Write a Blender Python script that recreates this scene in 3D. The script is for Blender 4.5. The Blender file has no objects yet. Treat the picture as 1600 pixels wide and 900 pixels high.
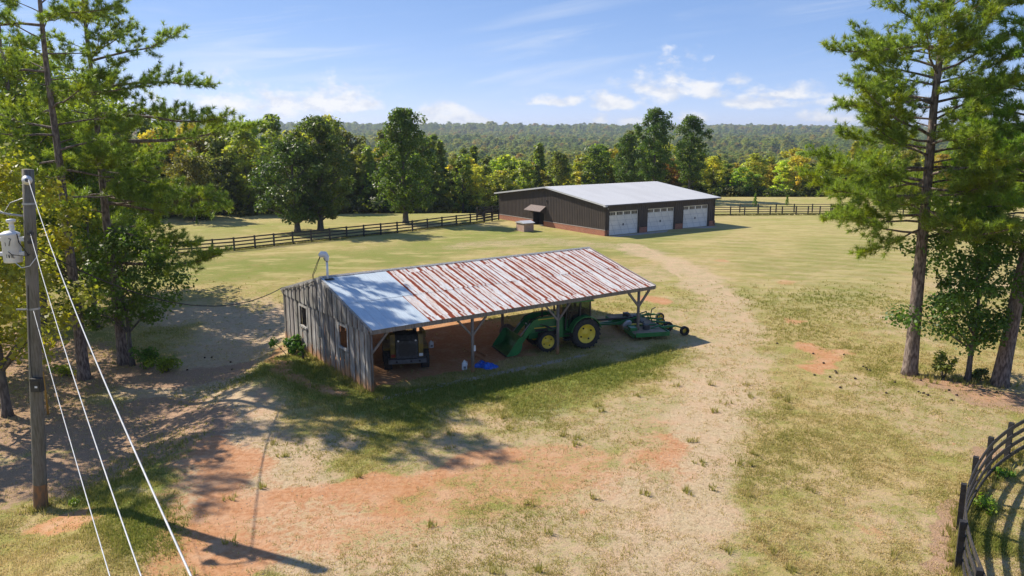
import bpy, math, random
import numpy as np
from mathutils import Vector, Matrix

S = bpy.context.scene
COL = S.collection
R = math.radians

# ------------------------------------------------------------------ camera
cd = bpy.data.cameras.new('camera'); cam = bpy.data.objects.new('camera', cd); COL.objects.link(cam)
cam.location = (0, 0, 11.0); cam.rotation_euler = (R(90 - 11.31), 0, 0)
cd.sensor_width = 36; cd.lens = 36 * 1215 / 1600; cd.clip_start = .1; cd.clip_end = 20000
S.camera = cam

# ------------------------------------------------------------------ sun, sky, exposure
SUN_TO = Vector((-.985, .56, 1.0)).normalized()
SUN_EL = math.asin(SUN_TO.z); SUN_AZ = math.atan2(SUN_TO.x, SUN_TO.y)
sl = bpy.data.lights.new('sun', 'SUN'); sl.energy = 4.3; sl.angle = R(.55); sl.color = (1, .92, .79)
so = bpy.data.objects.new('sun', sl); COL.objects.link(so)
so.rotation_euler = SUN_TO.to_track_quat('Z', 'Y').to_euler(); so.location = (-30, 20, 40)
S.view_settings.view_transform = 'Standard'; S.view_settings.look = 'None'
S.view_settings.gamma = 1; S.view_settings.exposure = .70
SKY_STRENGTH = .15

class NT:
    """tiny node helper"""
    def __init__(s, tree): s.t = tree; s.n = tree.nodes; s.l = tree.links
    def node(s, typ, **kw):
        n = s.n.new(typ)
        for k, v in kw.items(): setattr(n, k, v)
        return n
    def set(s, sock, v):
        if isinstance(v, bpy.types.NodeSocket): s.l.new(v, sock)
        elif v is not None:
            if isinstance(v, (tuple, list)) and len(v) == 3 and sock.type == 'RGBA': v = (*v, 1)
            sock.default_value = v
    def math(s, op, a, b=None, c=None, clamp=False):
        n = s.node('ShaderNodeMath', operation=op, use_clamp=clamp)
        s.set(n.inputs[0], a)
        if b is not None: s.set(n.inputs[1], b)
        if c is not None: s.set(n.inputs[2], c)
        return n.outputs[0]
    def mix(s, f, a, b, blend='MIX'):
        n = s.node('ShaderNodeMix', data_type='RGBA', blend_type=blend)
        s.set(n.inputs[0], f); s.set(n.inputs[6], a); s.set(n.inputs[7], b)
        return n.outputs[2]
    def ramp(s, v, lo, hi, a=0., b=1.):
        n = s.node('ShaderNodeMapRange', interpolation_type='SMOOTHSTEP')
        s.set(n.inputs[0], v); s.set(n.inputs[1], lo); s.set(n.inputs[2], hi); s.set(n.inputs[3], a); s.set(n.inputs[4], b)
        return n.outputs[0]
    def noise(s, vec, scale, detail=3, rough=.55, dist=0., col=False):
        n = s.node('ShaderNodeTexNoise'); s.set(n.inputs['Vector'], vec)
        n.inputs['Scale'].default_value = scale; n.inputs['Detail'].default_value = detail
        n.inputs['Roughness'].default_value = rough; n.inputs['Distortion'].default_value = dist
        return n.outputs[1 if col else 0]
    def scale(s, vec, k):
        n = s.node('ShaderNodeMapping'); s.set(n.inputs[0], vec); n.inputs['Scale'].default_value = k
        return n.outputs[0]
    def xyz(s, vec):
        n = s.node('ShaderNodeSeparateXYZ'); s.set(n.inputs[0], vec); return n.outputs
    def comb(s, x, y, z):
        n = s.node('ShaderNodeCombineXYZ'); s.set(n.inputs[0], x); s.set(n.inputs[1], y); s.set(n.inputs[2], z)
        return n.outputs[0]

W = bpy.data.worlds.new('World'); S.world = W; W.use_nodes = True
w = NT(W.node_tree); w.n.clear()
sky = w.node('ShaderNodeTexSky', sky_type='NISHITA', sun_disc=False, sun_elevation=SUN_EL,
             sun_rotation=SUN_AZ, altitude=6000, air_density=1.0, dust_density=0., ozone_density=2.0)
d = w.xyz(w.node('ShaderNodeTexCoord').outputs['Generated'])
el = w.math('ARCSINE', d[2]); az = w.math('ARCTAN2', d[0], d[1])
hs = w.node('ShaderNodeHueSaturation'); w.set(hs.inputs['Color'], sky.outputs[0]); hs.inputs['Saturation'].default_value = 1.0
sr = w.node('ShaderNodeSeparateColor'); w.set(sr.inputs[0], hs.outputs[0])       # one tone curve for the whole sky
sc_ = w.node('ShaderNodeCombineColor')
w.set(sc_.inputs[0], w.math('MULTIPLY', w.math('POWER', sr.outputs[0], .82), .76))
w.set(sc_.inputs[1], w.math('MULTIPLY', w.math('POWER', sr.outputs[1], .64), .98))
w.set(sc_.inputs[2], w.math('MULTIPLY', w.math('POWER', sr.outputs[2], .50), 1.56))
skycol = sc_.outputs[0]
# high thin cloud streaks, all round the sky
ci_v = w.comb(w.math('MULTIPLY_ADD', el, -2.2, w.math('MULTIPLY', az, 1.0)), w.math('MULTIPLY_ADD', az, -1.0, w.math('MULTIPLY', el, 9.0)), 0.)
ci = w.noise(ci_v, 3.2, 6, .6, .6)
ci2 = w.noise(w.comb(az, w.math('MULTIPLY', el, 2.5), 3.), 2.3, 2)
cir = w.math('MULTIPLY', w.ramp(ci, .46, .76), w.ramp(ci2, .38, .60))
cir = w.math('MULTIPLY', cir, w.ramp(el, .01, .05))
skycol = w.mix(w.math('MULTIPLY', cir, .62), skycol, (3.6, 3.8, 4.1))
# cumulus: named banks in view, and a random low band that continues all round
cv = w.comb(w.math('MULTIPLY', az, 1.0), w.math('MULTIPLY', el, 1.7), 0.)
puff = w.noise(cv, 30, 8, .60, .1)
puffb = w.noise(cv, 9, 3, .5)
pf = w.math('MULTIPLY_ADD', puffb, .9, w.math('MULTIPLY', puff, 1.1))      # about 1.0 mean
CL = [(.186, .066, .050, .026), (.243, .056, .038, .016), (.128, .040, .040, .012), (-.300, .046, .080, .022), (-.225, .050, .055, .022), (-.345, .040, .05, .014), (-.200, .036, .035, .010),
      (-.078, .022, .055, .013), (.049, .040, .048, .007), (.075, .043, .020, .008), (.285, .040, .050, .010), (.330, .050, .050, .010), (.375, .019, .038, .007),
      (.225, .021, .022, .008), (.150, .015, .020, .006), (.420, .040, .05, .008), (.110, .019, .012, .007), (-.46, .03, .06, .015)]
tot = None
for (a, e, hw, hh) in CL:
    hw *= 1.35; hh *= 1.45
    dx = w.math('DIVIDE', w.math('SUBTRACT', az, a), hw)
    dy = w.math('SUBTRACT', el, e - hh * .45)
    dyu = w.math('DIVIDE', w.math('MAXIMUM', dy, 0.), hh * 1.25)
    dyd = w.math('DIVIDE', w.math('MINIMUM', dy, 0.), hh * .5)
    r2 = w.math('ADD', w.math('MULTIPLY', dx, dx), w.math('ADD', w.math('MULTIPLY', dyu, dyu), w.math('MULTIPLY', dyd, dyd)))
    m = w.math('SUBTRACT', 1., w.math('SQRT', r2))
    tot = m if tot is None else w.math('MAXIMUM', tot, m)
band = w.noise(w.comb(az, w.math('MULTIPLY', el, 3.), 7.), 5.5, 2, .5)
outside = w.ramp(w.math('ABSOLUTE', az), .55, .75)
bnd = w.math('MULTIPLY', w.math('MULTIPLY', w.ramp(band, .5, .68), outside), w.math('MULTIPLY', w.ramp(el, .0, .03), w.ramp(el, .25, .10)))
tot = w.math('MAXIMUM', tot, w.math('SUBTRACT', w.math('MULTIPLY', bnd, 1.4), .6))
dens = w.math('ADD', tot, w.math('MULTIPLY', w.math('SUBTRACT', pf, 1.0), 2.1))
cm = w.ramp(dens, .08, .80)
shade = w.ramp(w.math('ADD', w.noise(cv, 38, 6, .65), w.math('MULTIPLY', dens, .12)), .42, .68)
ccol = w.mix(shade, (3.1, 3.3, 3.75), (4.3, 4.25, 4.2))
skycol = w.mix(w.math('MULTIPLY', cm, .90), skycol, ccol)
bg = w.node('ShaderNodeBackground'); w.set(bg.inputs[0], skycol); bg.inputs[1].default_value = SKY_STRENGTH
w.l.new(bg.outputs[0], w.node('ShaderNodeOutputWorld').inputs[0])

# ------------------------------------------------------------------ numeric noise and terrain
def vnoise(x, y, seed=0):
    x = np.asarray(x, float); y = np.asarray(y, float)
    xi = np.floor(x).astype(np.int64); yi = np.floor(y).astype(np.int64)
    fx = x - xi; fy = y - yi; fx = fx * fx * (3 - 2 * fx); fy = fy * fy * (3 - 2 * fy)
    def h(a, b):
        n = (a * 374761393 + b * 668265263 + seed * 974711) & 0xffffffff
        n = ((n ^ (n >> 13)) * 1274126177) & 0xffffffff
        return ((n ^ (n >> 16)) & 0xffff) / 65535.
    return (h(xi, yi) * (1 - fx) + h(xi + 1, yi) * fx) * (1 - fy) + (h(xi, yi + 1) * (1 - fx) + h(xi + 1, yi + 1) * fx) * fy
def fbm(x, y, sc, octv=4, seed=0):
    s = 0; a = 1; t = 0
    for o in range(octv):
        s = s + a * vnoise(np.asarray(x) / sc * 2 ** o + 17.3 * o, np.asarray(y) / sc * 2 ** o + 9.1 * o, seed + o); t += a; a *= .55
    return s / t
def sstep(a, b, x):
    t = np.clip((np.asarray(x, float) - a) / (b - a), 0, 1); return t * t * (3 - 2 * t)
def terrain(x, y):
    x = np.asarray(x, float); y = np.asarray(y, float)
    z = -.8 * sstep(-11, -15, x) * (1 - sstep(44, 62, y))
    z = z + .4 * np.exp(-(((x + 3) / 7.) ** 2 + ((y - 15.5) / 4.5) ** 2))
    st_ = 112 + 24 * sstep(0, 30, x); q_ = np.clip((y - st_) / 190, 0, 1); far = q_ * (1.45 - .45 * q_ * q_)
    far = np.clip(far, 0, 1)
    z = z - (14 + 3 * sstep(-40, 80, x)) * far - .8 * sstep(104, 120, y) * (1 - sstep(-5, 20, x))
    z = z + 27 * sstep(700, 3300, np.hypot(x, y)) * sstep(0, 500, y)
    und = (fbm(x, y, 420, 3, 5) - .5) * 13 * sstep(250, 700, y) + (fbm(x, y, 650, 3, 9) - .5) * 40 * sstep(1100, 2200, y)
    und = und + (fbm(x, y, 12, 3, 2) - .5) * .10 * sstep(10, 20, y)
    return z + und
def TZ(x, y): return float(terrain(x, y))

# ------------------------------------------------------------------ materials
def new_mat(name):
    m = bpy.data.materials.new(name); m.use_nodes = True; t = NT(m.node_tree); t.n.clear()
    out = t.node('ShaderNodeOutputMaterial'); p = t.node('ShaderNodeBsdfPrincipled'); t.l.new(p.outputs[0], out.inputs[0])
    return m, t, p, out
def simple(name, c1, c2=None, scale=6., stretch=(1, 1, 1), rough=.7, metal=0., bump=.0, bscale=None, detail=4, lo=.35, hi=.65, obcol=True, spec=None):
    m, t, p, out = new_mat(name)
    co = t.node('ShaderNodeTexCoord').outputs['Object']; v = t.scale(co, stretch)
    if c2 is None: c2 = tuple(x * .75 for x in c1)
    n = t.noise(v, scale, detail)
    c = t.mix(t.ramp(n, lo, hi), c1, c2)
    if obcol:
        c = t.mix(1., c, t.node('ShaderNodeObjectInfo').outputs['Color'], 'MULTIPLY')
    t.set(p.inputs['Base Color'], c)
    t.set(p.inputs['Roughness'], t.math('MULTIPLY_ADD', n, .25, rough - .12)); p.inputs['Metallic'].default_value = metal
    if spec is not None: p.inputs['Specular IOR Level'].default_value = spec
    if bump:
        b = t.node('ShaderNodeBump'); b.inputs['Strength'].default_value = bump; b.inputs['Distance'].default_value = .02
        t.set(b.inputs['Height'], t.noise(v, bscale or scale * 3, 5)); t.l.new(b.outputs[0], p.inputs['Normal'])
    return m

def leaf_mat(name, transl=.5, var=.35, sc=.9, warm=(1.25, 1.0, .45), rand=False, rough=.55):
    """foliage: the object's own colour, varied leaf by leaf and clump by clump"""
    m, t, p, out = new_mat(name)
    oi = t.node('ShaderNodeObjectInfo')
    base = oi.outputs['Color']
    co = t.node('ShaderNodeTexCoord').outputs['Object']
    if rand:      # instanced woods: hue picked per instance and per stretch of wood
        r = oi.outputs['Random']; big = t.noise(oi.outputs['Location'], .006, 3)
        cr = t.node('ShaderNodeValToRGB'); t.set(cr.inputs[0], r); e = cr.color_ramp.elements
        cols = [(0, (.19, .25, .06)), (.25, (.24, .31, .065)), (.5, (.32, .37, .08)), (.72, (.42, .42, .09)), (.86, (.15, .19, .06)), (.94, (.44, .37, .08)), (1, (.38, .27, .10))]
        e[0].position = 0; e[0].color = (*cols[0][1], 1); e[1].position = 1; e[1].color = (*cols[-1][1], 1)
        for pz, c in cols[1:-1]: x = e.new(pz); x.color = (*c, 1)
        base = t.mix(t.math('MULTIPLY', t.ramp(big, .52, .60), .6), cr.outputs[0], t.mix(r, (.13, .23, .05), (.20, .31, .07)))
    g = t.node('ShaderNodeNewGeometry')
    rnd = g.outputs['Random Per Island']
    hv = t.math('MULTIPLY_ADD', rnd, var * 2, 1 - var)
    c = t.mix(1., base, t.comb(hv, hv, hv), 'MULTIPLY')
    nz = t.noise(co, sc, 3)
    c2 = t.mix(1., c, (*warm,), 'MULTIPLY')
    c = t.mix(t.ramp(nz, .46, .68), c, c2)
    t.set(p.inputs['Base Color'], c); p.inputs['Roughness'].default_value = rough - .08; p.inputs['Specular IOR Level'].default_value = .5
    tr = t.node('ShaderNodeBsdfTranslucent'); t.set(tr.inputs[0], t.mix(1., c, (1.25, 1.35, .55), 'MULTIPLY'))
    mx = t.node('ShaderNodeMixShader'); mx.inputs[0].default_value = transl
    t.l.new(p.outputs[0], mx.inputs[1]); t.l.new(tr.outputs[0], mx.inputs[2]); t.l.new(mx.outputs[0], out.inputs[0])
    return m

MAT = {}
MAT['bark_pine'] = simple('bark_pine', (.27, .21, .175), (.085, .06, .048), 2.6, (5, 5, 1.4), .9, 0, .9, 9)
MAT['bark_grey'] = simple('bark_grey', (.16, .14, .12), (.07, .06, .05), 3, (5, 5, 1), .9, 0, .8, 9)
MAT['leaf'] = leaf_mat('leaf')
MAT['leaf_far'] = leaf_mat('leaf_far', .6, .3, .35)
MAT['leaf_wood'] = leaf_mat('leaf_wood', .5, .3, .3, rand=True)
MAT['needle'] = leaf_mat('needle', .5, .38, 1.1, (1.35, 1.12, .5), rough=.45)
def wood_mat(name, c1, c2, soil=0.):
    m, t, p, out = new_mat(name)
    co = t.node('ShaderNodeTexCoord').outputs['Object']; z = t.xyz(co)[2]
    n = t.noise(t.scale(co, (9, 9, .7)), 3, 6, .6); n2 = t.noise(co, 1.7, 4)
    c = t.mix(t.ramp(n, .3, .7), c1, c2)
    c = t.mix(t.math('MULTIPLY', t.ramp(n2, .45, .7), .6), c, (.20, .18, .16))
    c = t.mix(1., c, t.node('ShaderNodeObjectInfo').outputs['Color'], 'MULTIPLY')
    if soil:
        s = t.math('SUBTRACT', t.math('MULTIPLY_ADD', t.noise(t.scale(co, (3, 3, .6)), 1.6, 4), 1.7, -.45), t.math('DIVIDE', z, soil))
        c = t.mix(t.math('MULTIPLY', t.ramp(s, -.30, .30), .85), c, (.50, .24, .10))
    t.set(p.inputs['Base Color'], c); p.inputs['Roughness'].default_value = .88
    b = t.node('ShaderNodeBump'); b.inputs['Strength'].default_value = .7; b.inputs['Distance'].default_value = .01
    t.set(b.inputs['Height'], n); t.l.new(b.outputs[0], p.inputs['Normal'])
    return m
MAT['wood'] = wood_mat('weathered_wood', (.50, .485, .465), (.15, .143, .135), .95)
MAT['beam'] = wood_mat('weathered_beam', (.30, .26, .22), (.12, .10, .085), 0)
MAT['post'] = wood_mat('post_wood', (.30, .25, .21), (.13, .11, .09), .6)
MAT['pole'] = wood_mat('pole_wood', (.20, .185, .145), (.10, .09, .065), .0)
MAT['fence'] = simple('black_fence_paint', (.016, .015, .016), (.035, .032, .032), 5, (1, 1, 3), .65, 0, .3, 20)
MAT['fence_worn'] = simple('worn_fence_paint', (.06, .055, .055), (.022, .020, .021), 6, (2, 2, 2), .6, 0, .4, 20)

def roof_sheet(name, rust):
    m, t, p, out = new_mat(name)
    co = t.node('ShaderNodeTexCoord').outputs['Object']; X = t.xyz(co)
    fine = t.noise(t.scale(co, (7, 1.2, 1.2)), 2.0, 6, .65)
    blot = t.noise(co, .8, 3)
    zinc = t.mix(t.ramp(fine, .35, .65), (.72, .71, .70), (.54, .53, .52))
    if not rust: zinc = t.mix(t.ramp(fine, .35, .65), (.58, .655, .70), (.50, .57, .62))
    if rust:
        u = t.math('DIVIDE', X[0], .56)
        fr = t.math('FRACT', u); cell = t.math('FLOOR', u)
        cn = t.node('ShaderNodeTexWhiteNoise', noise_dimensions='2D'); t.set(cn.inputs['Vector'], t.comb(cell, t.math('FLOOR', t.math('DIVIDE', X[1], 2.3)), 0.))
        rc = cn.outputs[0]
        wob = t.math('MULTIPLY_ADD', t.noise(t.scale(co, (1.5, 1.1, 1)), 1.6, 3), .16, -.08)
        f2 = t.math('ADD', t.math('ADD', fr, wob), t.math('MULTIPLY_ADD', cn.outputs[0], .40, -.20))
        d1 = t.math('ABSOLUTE', t.math('SUBTRACT', f2, .16)); d2 = t.math('ABSOLUTE', t.math('SUBTRACT', f2, .62))
        long_n = t.noise(t.scale(co, (3.5, .55, .5)), 1.5, 4, .6)
        wide = t.math('MULTIPLY_ADD', t.noise(t.scale(co, (1.7, .35, .5)), 1.2, 3), .34, .0)
        s1 = t.math('SUBTRACT', t.math('MULTIPLY', t.ramp(long_n, .22, .38), wide), d1)
        s2 = t.math('SUBTRACT', t.math('MULTIPLY', t.ramp(t.noise(t.scale(co, (3.1, .42, .5)), 1.3, 5, .7), .42, .60), .12), d2)
        s1 = t.math('ADD', s1, t.math('MULTIPLY_ADD', fine, .17, -.085)); s2 = t.math('ADD', s2, t.math('MULTIPLY_ADD', fine, .20, -.10))
        red = t.math('MAXIMUM', t.ramp(s1, -.005, .03), t.math('MULTIPLY', t.ramp(s2, -.005, .035), .85))
        halo = t.math('MAXIMUM', t.ramp(s1, -.13, .02), t.math('MULTIPLY', t.ramp(s2, -.10, .02), .6))
        halo = t.math('MAXIMUM', halo, t.math('MULTIPLY', t.ramp(t.noise(t.scale(co, (4, .5, 1)), 1.1, 4, .6), .46, .66), .8)); halo = t.math('MULTIPLY', halo, t.ramp(t.noise(t.scale(co, (9, 1.0, 1)), 1.8, 5, .7), .34, .60))
        c = t.mix(t.math('MULTIPLY', halo, .85), zinc, (.56, .31, .19))
        c = t.mix(red, c, t.mix(fine, (.15, .026, .014), (.30, .070, .032)))
        t.set(p.inputs['Metallic'], .0)
        t.set(p.inputs['Roughness'], .85); p.inputs['Specular IOR Level'].default_value = .15
    else:
        c = t.mix(t.math('MULTIPLY', t.ramp(blot, .5, .7), .35), zinc, (.44, .53, .60))
        seam = t.math('FRACT', t.math('DIVIDE', X[0], .56))
        sm = t.math('SUBTRACT', 1., t.ramp(seam, .0, .035))
        c = t.mix(t.math('MULTIPLY', sm, .75), c, (.16, .19, .24))
        p.inputs['Metallic'].default_value = .0; p.inputs['Roughness'].default_value = .6; p.inputs['Specular IOR Level'].default_value = .3
    t.set(p.inputs['Base Color'], c)
    return m
MAT['sheet_plain'] = roof_sheet('galvanised_sheet', False)
MAT['sheet_rust'] = roof_sheet('rusty_sheet', True)
MAT['trim_grey'] = simple('weathered_trim', (.42, .41, .40), (.22, .21, .20), 5, (3, 3, 3), .8, 0, .3)
MAT['white_paint'] = simple('white_paint', (.74, .75, .76), (.60, .62, .64), 3, rough=.5)
MAT['line_metal'] = simple('bright_line_wire', (.56, .57, .58), (.42, .43, .45), 8, rough=.4)
MAT['black_rubber'] = simple('black_rubber', (.020, .020, .021), (.045, .040, .036), 9, rough=.85, bump=.3)
MAT['black_plastic'] = simple('black_plastic', (.02, .02, .022), (.035, .035, .036), 6, rough=.5)
MAT['dark_steel'] = simple('dark_steel', (.07, .075, .08), (.035, .036, .038), 6, rough=.55, metal=.3)
MAT['green_paint'] = simple('green_paint', (.018, .19, .045), (.014, .13, .034), 2.5, rough=.42, spec=.5)
MAT['yellow_paint'] = simple('yellow_paint', (.86, .62, .05), (.70, .50, .05), 3, rough=.45)
MAT['ochre_paint'] = simple('ochre_paint', (.22, .145, .02), (.12, .085, .02), 3, rough=.5)
MAT['deck_dust'] = simple('dusty_deck', (.34, .26, .19), (.20, .17, .11), 1.8, rough=.9, lo=.3, hi=.7)
MAT['tarp'] = simple('blue_tarp', (.01, .09, .48), (.015, .13, .60), 3, rough=.45, bump=.4)
MAT['barn_wall'] = simple('brown_barn_metal', (.082, .066, .058), (.070, .057, .051), .8, rough=.55, spec=.3)
MAT['barn_roof'] = simple('pale_standing_seam', (.50, .505, .52), (.46, .465, .48), .5, (1, .2, 1), rough=.55, metal=.0, spec=.3)
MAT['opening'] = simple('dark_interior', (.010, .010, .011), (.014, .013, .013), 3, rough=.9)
MAT['door_white'] = simple('garage_door_white', (.78, .745, .69), (.70, .67, .62), 1.5, rough=.6)
MAT['door_line'] = simple('garage_door_line', (.36, .37, .40), (.30, .31, .34), 3, rough=.6)
MAT['concrete'] = simple('concrete', (.42, .38, .34), (.32, .29, .26), 4, rough=.9, bump=.3)
MAT['rock'] = simple('rock', (.50, .40, .30), (.34, .25, .17), 6, rough=.9, bump=.5)
MAT['cone'] = simple('pine_cone_scales', (.07, .045, .03), (.04, .028, .02), 12, rough=.9)
MAT['steel_grey'] = simple('grey_steel', (.42, .43, .44), (.30, .31, .32), 5, rough=.45, metal=.4)
def glass():
    m, t, p, out = new_mat('cab_glass')
    p.inputs['Base Color'].default_value = (.03, .035, .035, 1); p.inputs['Roughness'].default_value = .04
    tr = t.node('ShaderNodeBsdfTransparent'); tr.inputs[0].default_value = (.62, .70, .66, 1)
    mx = t.node('ShaderNodeMixShader'); mx.inputs[0].default_value = .78
    t.l.new(p.outputs[0], mx.inputs[1]); t.l.new(tr.outputs[0], mx.inputs[2]); t.l.new(mx.outputs[0], out.inputs[0])
    return m
MAT['glass'] = glass()
def pane():
    m, t, p, out = new_mat('window_pane')
    p.inputs['Base Color'].default_value = (.035, .035, .04, 1); p.inputs['Roughness'].default_value = .12
    return m
MAT['pane'] = pane()
def brick(name='red_brick', c1=(.36, .115, .055), c2=(.27, .080, .040), mort=(.38, .27, .21)):
    m, t, p, out = new_mat(name)
    g = t.node('ShaderNodeTexCoord').outputs['Object']; X = t.xyz(g)
    v = t.comb(t.math('ADD', X[0], X[1]), X[2], 0.)
    b = t.node('ShaderNodeTexBrick'); t.set(b.inputs['Vector'], v); b.inputs['Scale'].default_value = 1
    b.inputs['Brick Width'].default_value = .24; b.inputs['Row Height'].default_value = .085; b.inputs['Mortar Size'].default_value = .009
    b.inputs['Color1'].default_value = (*c1, 1); b.inputs['Color2'].default_value = (*c2, 1); b.inputs['Mortar'].default_value = (*mort, 1)
    c = t.mix(t.math('MULTIPLY', t.ramp(t.noise(g, 1.3, 4), .5, .7), .35), b.outputs[0], (.42, .20, .12))
    t.set(p.inputs['Base Color'], c); p.inputs['Roughness'].default_value = .9
    return m
MAT['brick'] = brick()
MAT['brick_pale'] = brick('weathered_brick', (.42, .27, .20), (.34, .19, .14), (.45, .38, .32))

# ------------------------------------------------------------------ mesh helpers
class MB:
    def __init__(s): s.v = []; s.f = []
    def add(s, vs, fs):
        o = len(s.v); s.v += [tuple(p) for p in vs]; s.f += [tuple(i + o for i in f) for f in fs]; return s
    def box(s, x0, x1, y0, y1, z0, z1):
        return s.add([(x0, y0, z0), (x1, y0, z0), (x1, y1, z0), (x0, y1, z0), (x0, y0, z1), (x1, y0, z1), (x1, y1, z1), (x0, y1, z1)],
                     [(0, 3, 2, 1), (4, 5, 6, 7), (0, 1, 5, 4), (1, 2, 6, 5), (2, 3, 7, 6), (3, 0, 4, 7)])
    def beam(s, p, q, wd, ht, up=(0, 0, 1)):
        p = Vector(p); q = Vector(q); d = (q - p).normalized(); up = Vector(up)
        if abs(d.dot(up)) > .98: up = Vector((0, 1, 0))
        sx = d.cross(up).normalized() * wd / 2; sy = sx.cross(d).normalized() * ht / 2
        vs = [p - sx - sy, p + sx - sy, p + sx + sy, p - sx + sy, q - sx - sy, q + sx - sy, q + sx + sy, q - sx + sy]
        return s.add(vs, [(0, 1, 2, 3), (7, 6, 5, 4), (0, 4, 5, 1), (1, 5, 6, 2), (2, 6, 7, 3), (3, 7, 4, 0)])
    def tube(s, pts, rad, n=8, cap=True):
        pts = [Vector(p) for p in pts]
        if not isinstance(rad, (list, tuple)): rad = [rad] * len(pts)
        vs = []; fs = []; prev = None
        for i, p in enumerate(pts):
            d = (pts[min(i + 1, len(pts) - 1)] - pts[max(i - 1, 0)]).normalized()
            if prev is None:
                a = Vector((0, 0, 1)) if abs(d.z) < .9 else Vector((1, 0, 0)); x = d.cross(a).normalized()
            else:
                x = prev - d * prev.dot(d); x.normalize()
            prev = x; y = d.cross(x)
            for k in range(n):
                an = 2 * math.pi * k / n; vs.append(p + (x * math.cos(an) + y * math.sin(an)) * rad[i])
        for i in range(len(pts) - 1):
            for k in range(n): fs.append((i * n + k, i * n + (k + 1) % n, (i + 1) * n + (k + 1) % n, (i + 1) * n + k))
        if cap: fs.append(tuple(reversed(range(n)))); fs.append(tuple((len(pts) - 1) * n + k for k in range(n)))
        return s.add(vs, fs)
    def cyl(s, p, q, r, n=12, r2=None): return s.tube([p, q], [r, r if r2 is None else r2], n)
    def lathe(s, prof, n=24, M=None):
        """prof: (axial, radius) along local x axis -> matrix M"""
        vs = []; fs = []
        for (a, r) in prof:
            for k in range(n):
                an = 2 * math.pi * k / n; v = Vector((a, r * math.cos(an), r * math.sin(an))); vs.append(M @ v if M else v)
        for i in range(len(prof) - 1):
            for k in range(n): fs.append((i * n + k, i * n + (k + 1) % n, (i + 1) * n + (k + 1) % n, (i + 1) * n + k))
        return s.add(vs, fs)
    def prism(s, poly, ax, a0, a1):
        """extrude a 2-D outline along axis ax (0,1,2) from a0 to a1"""
        n = len(poly)
        def P(a, p): l = [p[0], p[1]]; l.insert(ax, a); return tuple(l)
        vs = [P(a0, p) for p in poly] + [P(a1, p) for p in poly]
        fs = [tuple(range(n)), tuple(range(2 * n - 1, n - 1, -1))] + [(i, i + n, (i + 1) % n + n, (i + 1) % n) for i in range(n)]
        return s.add(vs, fs)
    def mesh(s, name):
        me = bpy.data.meshes.new(name); me.from_pydata(s.v, [], s.f); me.validate(); me.update(); return me
    def build(s, name, m, parent=None, smooth=False, fixn=True):
        me = s.mesh(name)
        if fixn:
            import bmesh
            b = bmesh.new(); b.from_mesh(me); bmesh.ops.recalc_face_normals(b, faces=b.faces); b.to_mesh(me); b.free()
        return link(name, me, m, parent, smooth)
def link(name, me, m, parent=None, smooth=False):
    if m is not None and not me.materials: me.materials.append(MAT[m] if isinstance(m, str) else m)
    if smooth: me.polygons.foreach_set('use_smooth', [True] * len(me.polygons))
    o = bpy.data.objects.new(name, me); COL.objects.link(o)
    if parent is not None: o.parent = parent
    return o
def tag(o, label=None, cat=None, group=None, kind=None):
    if label: o['label'] = label
    if cat: o['category'] = cat
    if group: o['group'] = group
    if kind: o['kind'] = kind
    return o
def thing(name, label, cat, loc=(0, 0, 0), rz=0., group=None):
    o = bpy.data.objects.new(name, None); COL.objects.link(o); o.empty_display_size = .3
    o.location = loc; o.rotation_euler = (0, 0, rz); return tag(o, label, cat, group)
def kids(o, _c={}):
    return [c for c in COL.objects if c.parent is o]
def copy_parts(src_parts, root):
    out = []
    for p in src_parts:
        c = p.copy(); COL.objects.link(c); c.parent = root; out.append(c)
    return out
def npmesh(name, V, nper, m=None, F=None):
    """V: (N, nper, 3) separate faces"""
    V = np.ascontiguousarray(V, dtype=np.float32); N = V.shape[0]
    me = bpy.data.meshes.new(name); me.vertices.add(N * nper); me.vertices.foreach_set('co', V.reshape(-1))
    me.loops.add(N * nper); me.loops.foreach_set('vertex_index', np.arange(N * nper, dtype=np.int32))
    me.polygons.add(N); me.polygons.foreach_set('loop_start', np.arange(N, dtype=np.int32) * nper)
    me.update(calc_edges=True)
    if m is not None: me.materials.append(MAT[m] if isinstance(m, str) else m)
    return me

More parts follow.
